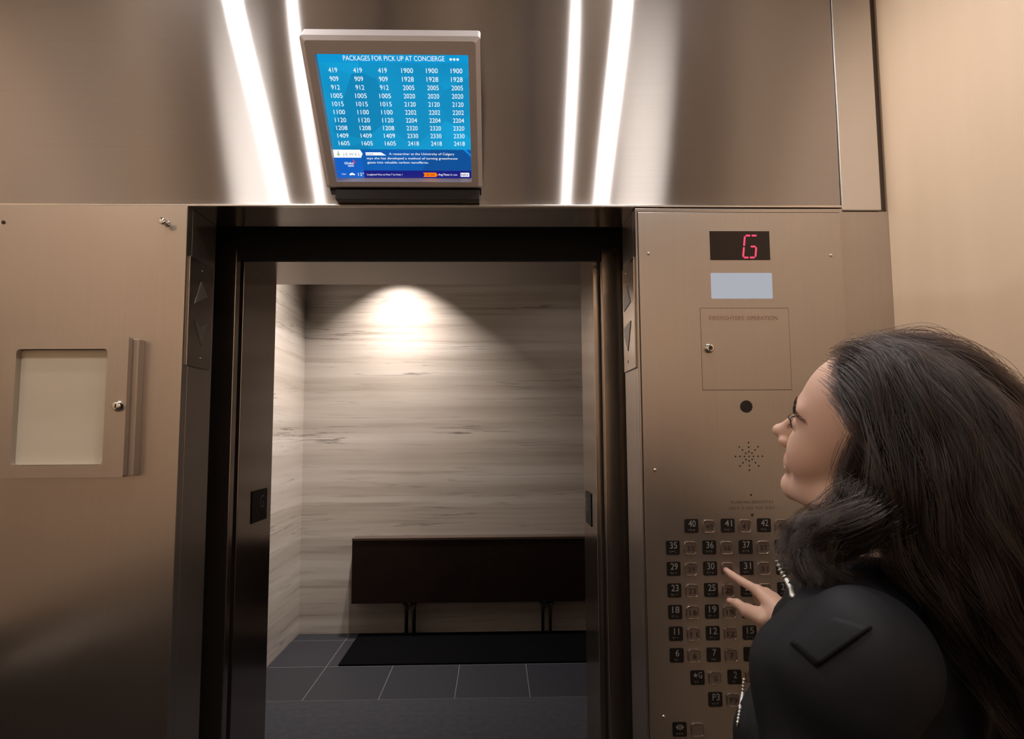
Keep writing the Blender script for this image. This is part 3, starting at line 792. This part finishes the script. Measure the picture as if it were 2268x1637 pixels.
# joints (world)
LSH = (.352, -.912, 1.268); LEL = (.315, -.945, 1.00); LWR = (.235, -.800, .80)
RSH = (.600, -.610, 1.290); REL = (.800, -.400, 1.165); RWR = RWRIST
CH = (.470, -.752, 1.20); WAI = (.460, -.745, 1.02); PEL = (.465, -.735, .90)
HIPL = (.405, -.815, .86); HIPR = (.535, -.665, .86)
KNL = (.385, -.83, .47); KNR = (.50, -.65, .47); ANL = (.40, -.84, .09); ANR = (.53, -.66, .09)
fdir = np.array([-.78, .626]); ldir = np.array([-.626, -.78])
def torso_local(x, y):
    dx, dy = x - CH[0], y - CH[1]
    return dx * fdir[0] + dy * fdir[1], dx * ldir[0] + dy * ldir[1]
def torso_sdf(x, y, z, g=0.0):
    f, l = torso_local(x, y)
    d = ell(f, l, z, (.0, 0, 1.135), (.100 + g, .165 + g, .185 + g))
    d = smin(d, ell(f, np.abs(l), z, (.065, .07, 1.12), (.052 + g, .062 + g, .062 + g)), .05)
    d = smin(d, ell(f, l, z, (0, 0, .90), (.115 + g, .165 + g, .15 + g)), .10)
    d = smin(d, ell(f, l, z, (0, 0, 1.05), (.09 + g, .125 + g, .2 + g)), .06)
    d = smin(d, cap(x, y, z, LSH, RSH, .055 + g), .06)
    return d

# hand -------------------------------------------------------------
def seg_chain(x, y, z, pts, rs, k=.004, flat=None):
    d = None
    for (a, b), (ra, rb) in zip(zip(pts, pts[1:]), zip(rs, rs[1:])):
        e = cap(x, y, z, a, b, ra, rb, flat); d = e if d is None else smin(d, e, k)
    return d
def right_hand(x, y, z):
    d = seg_chain(x, y, z, IDX, (.0105, .0092, .0082, .0066), .003)
    for ch in (MID, RNG, PNK): d = smin(d, seg_chain(x, y, z, ch, (.0105, .0095, .0085, .0072), .003), .0035)
    th = seg_chain(x, y, z, THB, (.0165, .0135, .0098, .0072), .006)
    palm = None
    for m in (IDX, MID, RNG, PNK):
        e = cap(x, y, z, PW, m[0], .0175, .0115); palm = e if palm is None else smin(palm, e, .012)
    palm = smin(palm, cap(x, y, z, PW, THB[1], .018, .014), .012)
    d = smin(d, palm, .006); d = smin(d, th, .007)
    d = smin(d, cap(x, y, z, PW, RWR, .0195, .0235), .015)
    return smin(d, cap(x, y, z, RWR, REL, .0235, .036), .02)
def left_hand(x, y, z):
    W0 = np.array(LWR); D = np.array([-.25, .45, -.86]); D /= np.linalg.norm(D)
    Fd = np.array([-.55, .66, .50]); Fd -= D * (Fd @ D); Fd /= np.linalg.norm(Fd)   # thumb side
    Nn = np.cross(D, Fd)
    d = None
    for i, (o, ln) in enumerate(((.030, .075), (.011, .084), (-.009, .078), (-.027, .060))):
        K = W0 + D * .085 + Fd * o; a = K + D * ln * .5 + Nn * .006; b = a + D * ln * .3 + Nn * .014; c_ = b + D * ln * .2 + Nn * .014
        e = seg_chain(x, y, z, [K, a, b, c_], (.0098, .0088, .0078, .0068), .003)
        e = smin(e, cap(x, y, z, W0, K, .019, .0115), .006)
        d = e if d is None else smin(d, e, .0035)
    T0 = W0 + D * .02 + Fd * .018; T1 = W0 + D * .055 + Fd * .045 + Nn * .01; T2 = T1 + D * .034 + Fd * .008 + Nn * .01; T3 = T2 + D * .026
    d = smin(d, seg_chain(x, y, z, [T0, T1, T2, T3], (.016, .0125, .0095, .0075), .005), .006)
    return smin(d, cap(x, y, z, LWR, LEL, .023, .036), .015)

def vcol(me, fn):
    a = me.color_attributes.new('tone', 'FLOAT_COLOR', 'POINT')
    co = np.empty(len(me.vertices) * 3); me.vertices.foreach_get('co', co); co = co.reshape(-1, 3)
    c = fn(co); a.data.foreach_set('color', np.concatenate([c, np.ones((len(c), 1))], 1).ravel())
def mesh_from(name, parts, m, parent, smooth=True, sm=2):
    vs, fs, o = [], [], 0
    for v, f in parts: vs.append(v); fs.append(f + o); o += len(v)
    me = bpy.data.meshes.new(name); me.from_pydata(np.concatenate(vs).tolist(), [], np.concatenate(fs).tolist()); me.update()
    ob = link(name, me, m, parent, smooth)
    return ob

person = thing('person', 'person with long dark hair in a black jacket pressing a floor button', 'person', (PEL[0], PEL[1], 0))
m_skin = mat('skin', (.6, .36, .26), .5, Subsurface_Weight=.12, Subsurface_Radius=(.012, .005, .003))
m_skin.node_tree.nodes['Principled BSDF'].inputs['Subsurface Scale'].default_value = .6
at = N(m_skin, 'ShaderNodeVertexColor'); at.layer_name = 'tone'
L(m_skin, at.outputs['Color'], m_skin.node_tree.nodes['Principled BSDF'].inputs['Base Color'])
def head_and_neck(x, y, z): return smin(head_sdf(x, y, z), neck_sdf(x, y, z), .03)
def body_rough(x, y, z):
    d = torso_sdf(x, y, z, -.012)
    d = smin(d, neck_sdf(x, y, z), .03)
    for s_, e_, w_ in ((LSH, LEL, LWR), (RSH, REL, RWR)):
        d = smin(d, cap(x, y, z, s_, e_, .043, .036), .03); d = smin(d, cap(x, y, z, e_, w_, .036, .023), .01)
    for h_, k_, a_ in ((HIPL, KNL, ANL), (HIPR, KNR, ANR)):
        d = smin(d, cap(x, y, z, h_, k_, .078, .052), .03); d = smin(d, cap(x, y, z, k_, a_, .052, .034), .02)
        d = smin(d, cap(x, y, z, a_, (a_[0] + fdir[0] * .13, a_[1] + fdir[1] * .13, .035), .034, .025), .02)
    return d
hx = np.array(HC)
parts = [surface_nets(body_rough, (.12, -1.10, -.01), (.92, -.05, 1.50), .011),
         surface_nets(head_and_neck, hx - .17, hx + .17, .0019),
         surface_nets(right_hand, np.minimum(np.array(RWR), (.50, -.17, 1.06)) - .03, np.array((.80, .002, 1.26)), .0015),
         surface_nets(left_hand, np.array(LWR) - (.11, .07, .22), np.array(LWR) + (.10, .18, .06), .0025)]
body = mesh_from('body', parts, m_skin, person)
def tone(co):
    base = np.tile(np.array(SKIN), (len(co), 1))
    x, y, z = to_head(co[:, 0], co[:, 1], co[:, 2]); ay = np.abs(y)
    lip = np.minimum(cap(x, ay, z, (.099, .003, -.0665), (.086, .022, -.0728), .006, .0015), cap(x, ay, z, (.0965, .003, -.080), (.084, .020, -.0745), .0065, .0015))
    m_ = np.clip(-lip / .0015 + .3, 0, 1)[:, None]
    base = base * (1 - m_) + np.array((.42, .17, .14)) * m_
    ck = np.clip(1 - np.sqrt((x - .06) ** 2 + (ay - .045) ** 2 + (z + .04) ** 2) / .035, 0, 1)[:, None] * .25
    return base * (1 - ck) + np.array((.60, .30, .23)) * ck
vcol(body.data, tone)
# fingernails
m_nail = mat('fingernail', (.55, .30, .28), .25)
for a, b, r, side in ((THB[2], THB[3], .0072, NAILN), (IDX[2], IDX[3], .0066, (-.2, -.9, .35))):
    a = Vector(a); b = Vector(b); ax_ = (b - a).normalized(); nn = Vector(side); nn = (nn - ax_ * nn.dot(ax_)).normalized(); wd = ax_.cross(nn)
    mb = MB(); c0 = b - ax_ * .003
    g_ = [[mb.bm.verts.new(c0 + ax_ * (u * .0062) + (wd * math.sin(w * .95) + nn * math.cos(w * .95)) * (r * 1.035 - .0008 * (abs(u) > .9))) for w in (-.9, -.5, 0, .5, .9)] for u in (-1, -.6, 0, .6, 1)]
    for i in range(4):
        for j in range(4): mb.bm.faces.new((g_[i][j], g_[i + 1][j], g_[i + 1][j + 1], g_[i][j + 1]))
    mb.build('fingernail', m_nail, body, True)
# eyes, lashes, brows
m_eye = mat('eye_white', (.75, .72, .68), .15); m_iris = mat('brown_iris', (.03, .015, .008), .12)
m_brow = mat('brow_hair', (.035, .02, .015), .6)
for s in (1, -1):
    ec = (.0738, .031 * s, -.0005)
    e = MB().ball(h2w(ec), .0128, 24).build('eye', m_eye, person, True)
    MB().ball(h2w((.0805, .031 * s, .0005)), .0064, 16).build('iris', m_iris, e, True)
    mb = MB()
    for k in range(16):      # lashes
        a = -1.0 + 2.0 * k / 15; bx = .0738 + .0150 * math.cos(a * .9); by = ec[1] + .0150 * math.sin(a * .9)
        mb.tube([h2w((bx, by, .0035)), h2w((bx + .0022 * math.cos(a), by + .0022 * math.sin(a), .0045)), h2w((bx + .0045 * math.cos(a), by + .0045 * math.sin(a), .0075))], [.0004, .00035, .00012], 4)
        if k % 2 == 0: mb.tube([h2w((bx - .001, by, -.005)), h2w((bx + .003 * math.cos(a), by + .003 * math.sin(a), -.0085))], [.0004, .0002], 4)
    mb.tube([h2w((.0738 + .0152 * math.cos(a * .9), ec[1] + .0152 * math.sin(a * .9), .0040 - .004 * abs(a) ** 3)) for a in np.linspace(-1.25, 1.25, 12)], .0009, 5)
    mb.build('eyelashes', m_brow, person)
    mb = MB(); rnd = random.Random(3)
    for k in range(260):
        u = rnd.random(); w = (rnd.random() - .5) * (1 - .6 * u)
        yy = .012 + .048 * u; base_z = .0215 + .006 * math.sin(u * 2.2) - .014 * max(0, u - .5) + w * .0085
        p = h2w((.115, yy * s, base_z)); dr = Hm @ Vector((-1, 0, 0))
        q = np.array(p); st = 0
        for _ in range(24):
            dd = float(head_sdf(np.array([q[0]]), np.array([q[1]]), np.array([q[2]]))[0])
            if dd < .0003: break
            q = q + np.array(dr) * dd * .8
        p0 = Vector(q); tip = p0 + Hm @ Vector((-.001, s * .0050, .0028 * (1 - 1.6 * u))) + Hm @ Vector((.0012, 0, 0))
        mb.tube([p0, (p0 + tip) / 2 + Hm @ Vector((.0008, 0, 0)), tip], [.00024, .00022, .00008], 3)
    mb.build('eyebrow', m_brow, person)

# ---------------------------------------------------------------- jacket
def fold(x, y, z, f, a): return a * (np.sin(f * (x * .8 + z * 1.1) + 2.2 * np.sin(9 * y + 5 * z)) * .5 + np.sin(f * 1.9 * (y - .7 * z) + 1.7 * np.sin(11 * x)) * .5)
def jacket_sdf(x, y, z):
    f, l = torso_local(x, y)
    d = torso_sdf(x, y, z, .026)
    d = smin(d, ell(f, l, z, (.0, 0, 1.06), (.128, .165, .22)), .05)
    # sleeves
    la = smin(cap(x, y, z, LSH, LEL, .076, .062), cap(x, y, z, LEL, LWR, .060, .046), .02)
    ra = smin(cap(x, y, z, RSH, REL, .068, .056), cap(x, y, z, REL, RWR, .056, .040), .02)
    d = smin(d, la, .022); d = smin(d, ra, .03)
    # collar
    c1 = (NB[0], NB[1], NB[2]); 
    rr = np.sqrt((x - c1[0] + .012) ** 2 + (y - c1[1] - .01) ** 2)
    d = d + fold(x, y, z, 21, .0095) + fold(x + .3, y, z, 47, .0035)
    d = smax(d, z - 1.400, .02)
    d = smax(d, .80 - z, .008)
    # neck hole
    d = smax(d, -cap(x, y, z, (NB[0], NB[1], 1.30), (NB[0] - .01, NB[1] + .01, 1.48), .052, .060), .006)
    return d
def ring_collar(x, y, z):
    # funnel collar around the neck : thick shell
    a = np.array((NB[0] - .008, NB[1] + .006, 1.30)); b = np.array((NB[0] - .028, NB[1] + .026, COLTOP))
    o = cap(x, y, z, a, b, .088, .079); i = cap(x, y, z, a, b, .080, .069)
    d = smax(o, -i, .004); d = smax(d, z - COLTOP, .004); return smax(d, 1.28 - z, .006)
def jk(x, y, z):
    d = smin(jacket_sdf(x, y, z), ring_collar(x, y, z) + fold(x, y, z, 40, .002), .012)
    # cuffs
    D = np.array(RWR) - np.array(REL); D /= np.linalg.norm(D)
    c0 = np.array(RWR) - D * .012
    d = smax(d, (x - c0[0]) * D[0] + (y - c0[1]) * D[1] + (z - c0[2]) * D[2], .004)
    D2 = np.array(LWR) - np.array(LEL); D2 /= np.linalg.norm(D2); c2 = np.array(LWR) + D2 * .006
    pl = (x - c2[0]) * D2[0] + (y - c2[1]) * D2[1] + (z - c2[2]) * D2[2]
    near = np.sqrt((x - c2[0]) ** 2 + (y - c2[1]) ** 2 + (z - c2[2]) ** 2) - .07
    return smax(d, np.minimum(pl, -near), .004)
m_jacket = mat('black_nylon', (.0042, .0048, .0075), .65, Specular_IOR_Level=.2)
b = m_jacket.node_tree.nodes['Principled BSDF']
v = coords(m_jacket, (1, 1, 1)); n_ = N(m_jacket, 'ShaderNodeTexNoise'); n_.inputs['Scale'].default_value = 22; n_.inputs['Detail'].default_value = 6; L(m_jacket, v, n_.inputs['Vector'])
bp = N(m_jacket, 'ShaderNodeBump'); bp.inputs['Strength'].default_value = .25; bp.inputs['Distance'].default_value = .006
L(m_jacket, n_.outputs['Fac'], bp.inputs['Height']); L(m_jacket, bp.outputs[0], b.inputs['Normal'])
jacket = mesh_from('jacket', [surface_nets(jk, (.10, -1.12, .77), (.95, -.06, 1.52), .0055)], m_jacket, person)
def snap(p, d, fn, off=0.0, n=40):
    q = np.array(p, float); d = np.array(d, float); d /= np.linalg.norm(d)
    for _ in range(n):
        dd = float(fn(np.array([q[0]]), np.array([q[1]]), np.array([q[2]]))[0]) - off
        if abs(dd) < .0004: break
        q = q + d * dd * .8
    return q
cpos = np.array([0, -1.62, 1.52])
def cam_ray(px, py):
    vv = np.array(fw) + np.array(rt2) * (px - 1134) / 1500 - np.array(up2) * (py - 818.5) / 1500
    return vv / np.linalg.norm(vv)
def march(p0, d_, fn, off):
    q = p0 + d_ * .45
    for _ in range(60):
        dd = float(fn(np.array([q[0]]), np.array([q[1]]), np.array([q[2]]))[0]) - off
        if dd < .0004: break
        q = q + d_ * dd * .7
    return q
# zip along the front edge and collar
cpos = np.array([0, -1.62, 1.52])
def zipper(pix, ya, dia, name):
    mb = MB(); pts = []
    for (px, py), yy in zip(pix, ya):
        vv = np.array(fw) + np.array(rt2) * (px - 1134) / 1500 - np.array(up2) * (py - 818.5) / 1500
        q = cpos + vv * ((yy + 1.62) / vv[1]); h_ = march(cpos, vv / np.linalg.norm(vv), jk, .001)
        pts.append(h_ if h_[1] < yy + .10 else q)
    # resample
    P = []; 
    for a_, b_ in zip(pts, pts[1:]):
        n = max(1, int(np.linalg.norm(b_ - a_) / .0042))
        for k in range(n): P.append(a_ + (b_ - a_) * k / n)
    mb.tube(P, dia * .55, 6)
    for i, p in enumerate(P[:-1]):
        d_ = (P[i + 1] - p); d_ /= np.linalg.norm(d_)
        mb.tube([p - d_ * .0011, p + d_ * .0011], dia, 8)
    return mb.build(name, m_zip, jacket, True)
m_zip = mat('silver_zip', (.62, .62, .60), .3, .7)
zipper(ZP1, ZY1, .0034, 'zipper'); zipper(ZP2, ZY2, .0021, 'zipper')

# trousers and shoes
def trousers(x, y, z):
    d = None
    f, l = torso_local(x, y)
    d = ell(f, l, z, (0, 0, .89), (.125, .172, .14))
    for h_, k_, a_ in ((HIPL, KNL, ANL), (HIPR, KNR, ANR)):
        d = smin(d, cap(x, y, z, h_, k_, .092, .066), .03); d = smin(d, cap(x, y, z, k_, a_, .066, .05), .02)
    d = d + fold(x, y, z, 24, .004)
    return smax(smax(d, .07 - z, .004), z - 1.0, .01)
mesh_from('trousers', [surface_nets(trousers, (.2, -1.0, .04), (.75, -.5, 1.04), .010)], mat('black_denim', (.012, .012, .014), .85), person)
m_shoe = mat('dark_shoe', (.02, .018, .018), .5)
for a_ in (ANL, ANR):
    def shoe(x, y, z):
        toe = (a_[0] + fdir[0] * .155, a_[1] + fdir[1] * .155, .036); heel = (a_[0] - fdir[0] * .035, a_[1] - fdir[1] * .035, .040)
        d = smin(cap(x, y, z, heel, toe, .044, .038), cap(x, y, z, a_, (a_[0], a_[1], .05), .045, .05), .03)
        return smax(d, .001 - z, .003)
    mesh_from('shoe', [surface_nets(shoe, (a_[0] - .27, a_[1] - .12, -.01), (a_[0] + .12, a_[1] + .22, .16), .006)], m_shoe, person)

# shoulder tab on the near sleeve
tab = [(1748, 1424), (1846, 1366), (1932, 1388), (1807, 1477)]
mb = MB(); nn_ = 9; G0 = []
for off in (.0035, -.002):
    g_ = []
    for i in range(nn_):
        row = []
        for j in range(nn_):
            u, v_ = i / (nn_ - 1), j / (nn_ - 1)
            px = (1 - u) * (1 - v_) * tab[0][0] + u * (1 - v_) * tab[1][0] + u * v_ * tab[2][0] + (1 - u) * v_ * tab[3][0]
            py = (1 - u) * (1 - v_) * tab[0][1] + u * (1 - v_) * tab[1][1] + u * v_ * tab[2][1] + (1 - u) * v_ * tab[3][1]
            row.append(mb.bm.verts.new(march(cpos, cam_ray(px, py), jk, off)))
        g_.append(row)
    G0.append(g_)
for g_ in G0:
    for i in range(nn_ - 1):
        for j in range(nn_ - 1): mb.bm.faces.new((g_[i][j], g_[i + 1][j], g_[i + 1][j + 1], g_[i][j + 1]))
a_, b_ = G0
edge = [(i, 0) for i in range(nn_)] + [(nn_ - 1, j) for j in range(1, nn_)] + [(i, nn_ - 1) for i in range(nn_ - 2, -1, -1)] + [(0, j) for j in range(nn_ - 2, 0, -1)]
for k in range(len(edge)):
    (i, j), (p_, q_) = edge[k], edge[(k + 1) % len(edge)]
    mb.bm.faces.new((a_[i][j], a_[p_][q_], b_[p_][q_], b_[i][j]))
mb.build('shoulder_tab', m_jacket, jacket, True)

# ---------------------------------------------------------------- hair
rng = np.random.default_rng(11)
def hl_x(z): return np.interp(z, [-.08, -.03, 0, .03, .06, .085, .11], [-.060, -.045, -.030, -.018, .012, .056, .085])
Rt = []
while len(Rt) < 760:
    v_ = rng.normal(size=3); v_ /= np.linalg.norm(v_)
    p = np.array([-.006, 0, .034]) + v_ * np.array([.096, .075, .084])
    if p[2] > -.075 and p[0] < hl_x(p[2]): Rt.append(p)
Rt = np.array(Rt); NG = len(Rt)
nrm = (Rt - np.array([-.006, 0, .034])) / np.array([.096, .075, .084]) ** 2; nrm /= np.linalg.norm(nrm, axis=1)[:, None]
side = np.where(Rt[:, 1] > -.004, 1., -1.)
d0 = nrm * .45 + np.stack([-.80 - 0 * side, side * .25, 0 * side - .05], 1)
d0 /= np.linalg.norm(d0, axis=1)[:, None]
P_ = np.array(HC) + (Rt * HS) @ Hn.T; D_ = d0 @ Hn.T
off = rng.uniform(.004, .034, NG) * np.where(Rt[:, 2] > .06, 1.0, .9)
front = np.where((side > 0) & (Rt[:, 0] > -.045) & (Rt[:, 2] < .085), rng.uniform(.5, 1, NG), 0.)
Ls = np.where(front > 0, rng.uniform(.19, .25, NG), rng.uniform(.42, .62, NG)); NS = 46
Fw = np.array([fdir[0], fdir[1], 0]); Fh = np.array(Hm @ Vector((1, 0, 0)))
def coll(p):
    return np.minimum(head_and_neck(p[:, 0], p[:, 1], p[:, 2]), jk(p[:, 0], p[:, 1], p[:, 2]) + .004)
path = [P_.copy()]
for k in range(NS):
    st = (Ls / NS)[:, None]; sfr = k / NS
    D_ = D_ + np.array([0, 0, -1.]) * (.10 + .16 * min(1, k / 14))
    dz = P_[:, 2]
    if k < 16: D_ = D_ - (front > 0)[:, None] * Fh * .17
    fl_ = front * np.clip((1.475 - dz) / .03, 0, 1) * np.clip((dz - 1.375) / .02, 0, 1)
    D_ = D_ + fl_[:, None] * Fw * .11
    fl2 = front * np.clip((1.375 - dz) / .02, 0, 1)
    D_ = D_ - fl2[:, None] * Fw * .10
    bk = (front == 0) * np.clip((1.47 - dz) / .05, 0, 1)
    D_ = D_ + bk[:, None] * np.array([.80, -.35, 0]) * .16
    D_ /= np.linalg.norm(D_, axis=1)[:, None]
    P_ = P_ + D_ * st
    c_ = coll(P_); e_ = .003
    gr = np.stack([coll(P_ + np.eye(3)[i] * e_) - c_ for i in range(3)], 1); gl = np.linalg.norm(gr, axis=1)[:, None] + 1e-9; gr = gr / gl
    tgt = off * np.clip(k / 6, .15, 1)
    push = np.clip(tgt - c_, 0, .02)[:, None]
    P_ = P_ + gr * push
    D_ = D_ + gr * push * 12; dn = (D_ * gr).sum(1)[:, None]
    D_ = np.where((push > 0) & (dn < 0), D_ - gr * dn, D_); D_ /= np.linalg.norm(D_, axis=1)[:, None]
    path.append(P_.copy())
G_ = np.stack(path, 1)                       # guides, NG x NS+1 x 3
# locks that roll forward under the jaw and over the collar
def at_px(px, py, yy):
    vv = np.array(fw) + np.array(rt2) * (px - 1134) / 1500 - np.array(up2) * (py - 818.5) / 1500
    return cpos + vv * ((yy + 1.62) / vv[1])
ctl0 = np.array([h2w((-.022, .076, .035)), h2w((-.018, .088, -.03)), at_px(1898, 1108, -.855), at_px(1868, 1170, -.850), at_px(1828, 1172, -.840), at_px(1796, 1200, -.830), at_px(1786, 1245, -.835), at_px(1815, 1290, -.850)])
EX = []
for _ in range(130):
    cc = ctl0 + rng.normal(size=3) * np.array([.009, .012, .009]) + rng.normal(size=(8, 3)) * .004
    cc[:2] = ctl0[:2] + rng.normal(size=3) * .007; cc[:3] -= np.array(Fh) * (.004 + abs(rng.normal()) * .016)
    w_ = rng.uniform(-.8, 1.5); cc[3:] += (at_px(1860, 1230, -.845) - cc[3:]) * max(0, w_) * .42
    t_ = np.linspace(0, 7, NS + 1); ii_ = np.clip(t_.astype(int), 0, 6); f_ = (t_ - ii_)[:, None]
    p0, p1, p2, p3 = cc[np.clip(ii_ - 1, 0, 7)], cc[ii_], cc[ii_ + 1], cc[np.clip(ii_ + 2, 0, 7)]
    EX.append(.5 * (2 * p1 + (p2 - p0) * f_ + (2 * p0 - 5 * p1 + 4 * p2 - p3) * f_ ** 2 + (3 * p1 - p0 - 3 * p2 + p3) * f_ ** 3))
NE = len(EX); G_ = np.concatenate([G_, np.array(EX)]); NG += NE
Ls = np.concatenate([Ls, np.full(NE, .25)]); off = np.concatenate([off, np.full(NE, .008)])
ss = np.linspace(0, 1, NS + 1)
ph = rng.uniform(0, 2 * PI, (NG, 3)); wl = rng.uniform(.11, .17, NG)
arc = ss[None, :] * Ls[:, None]
for i in range(3):
    G_[:, :, i] += (np.sin(2 * PI * arc / wl[:, None] + ph[:, i:i + 1]) * .0075 * np.clip(arc / .16, 0, 1)) * (1 if i < 2 else .4)
for _ in range(4): G_[:, 1:-1] = .25 * G_[:, :-2] + .5 * G_[:, 1:-1] + .25 * G_[:, 2:]
NC, NT = 64, 26
ti = np.linspace(0, NS, NT); i0 = np.clip(ti.astype(int), 0, NS - 1); fr = (ti - i0)[None, :, None]
Gs = G_[:, i0] * (1 - fr) + G_[:, i0 + 1] * fr
ts = np.linspace(0, 1, NT)
KS, RS = [], []
for c in range(NC):
    sp = rng.normal(size=(NG, 1, 3)) * .0068
    wob = np.sin(ts[None, :, None] * rng.uniform(6, 13, (NG, 1, 1)) + rng.uniform(0, 6, (NG, 1, 3))) * .0022
    K = Gs + sp * (.95 - .5 * ts[None, :, None]) + wob * np.clip(ts * 4, 0, 1)[None, :, None]
    if c < 3: K = K + rng.normal(size=(NG, 1, 3)) * .010 * ts[None, :, None]
    r_ = (.00021 if c > 2 else .00014) * (1 - .7 * ts[None, :] ** 2) * rng.uniform(.7, 1.25, (NG, 1))
    KS.append(K); RS.append(r_)
KS = np.concatenate(KS); RS = np.concatenate(RS)
# under layer so no light leaks between the locks
sel = [g for g in range(0, NG - NE, 4) if off[g] < .011]
def under(x, y, z):
    hxl, hyl, hzl = to_head(x, y, z)
    d = ell(hxl, hyl, hzl, (-.010, 0, .036), (.100, .083, .092)) * HS
    d = smax(d, (hxl - hl_x(np.clip(hzl, -.08, .11)) + .020) * .8, .01)
    d = smax(d, -hzl - .075, .01)
    for g in sel:
        for k in range(6, 38, 4):
            a_, b2 = G_[g, k], G_[g, k + 4]
            r1 = .0075 * (1 - k / 60); lo_ = np.minimum(a_, b2) - .03; hi_ = np.maximum(a_, b2) + .03
            ii = [np.searchsorted(ax, l) for ax, l in ((x[:, 0, 0], lo_[0]), (y[0, :, 0], lo_[1]), (z[0, 0, :], lo_[2]))]
            jj = [np.searchsorted(ax, l) for ax, l in ((x[:, 0, 0], hi_[0]), (y[0, :, 0], hi_[1]), (z[0, 0, :], hi_[2]))]
            if any(a >= b for a, b in zip(ii, jj)): continue
            sl = tuple(slice(a, b) for a, b in zip(ii, jj))
            d[sl] = np.minimum(d[sl], cap(x[sl], y[sl], z[sl], a_, b2, r1))
    return d
lo_ = G_.reshape(-1, 3).min(0) - .03; hi_ = G_.reshape(-1, 3).max(0) + .03
uv_, uf_ = surface_nets(under, lo_, hi_, .0045)
m_under = mat('dark_hair_shade', (.006, .004, .0035), .95, Specular_IOR_Level=0.0)
hair = mesh_from('hair', [(uv_, uf_)], m_under, person)
hair['label'] = 'long dark wavy hair'
m_hair = bpy.data.materials.new('dark_brown_hair'); m_hair.use_nodes = True; m_hair.node_tree.nodes.clear()
ph_ = N(m_hair, 'ShaderNodeBsdfHairPrincipled'); ph_.model = 'CHIANG'; ph_.parametrization = 'COLOR'
ph_.inputs['Color'].default_value = (.010, .007, .0065, 1)
ph_.inputs['Roughness'].default_value = .20; ph_.inputs['Radial Roughness'].default_value = .28; ph_.inputs['IOR'].default_value = 1.46; ph_.inputs['Random Roughness'].default_value = .3
L(m_hair, ph_.outputs[0], N(m_hair, 'ShaderNodeOutputMaterial').inputs['Surface'])
hc = bpy.data.hair_curves.new('hair_strands'); hc.add_curves([NT] * len(KS))
hc.attributes['position'].data.foreach_set('vector', KS.astype(np.float32).ravel())
ra = hc.attributes.get('radius') or hc.attributes.new('radius', 'FLOAT', 'POINT')
ra.data.foreach_set('value', RS.astype(np.float32).ravel())
hc.materials.append(m_hair)
ho = bpy.data.objects.new('hair_strands', hc); COL.objects.link(ho); ho.parent = hair
ho.matrix_parent_inverse = Matrix.Translation(hair.matrix_world.translation).inverted()
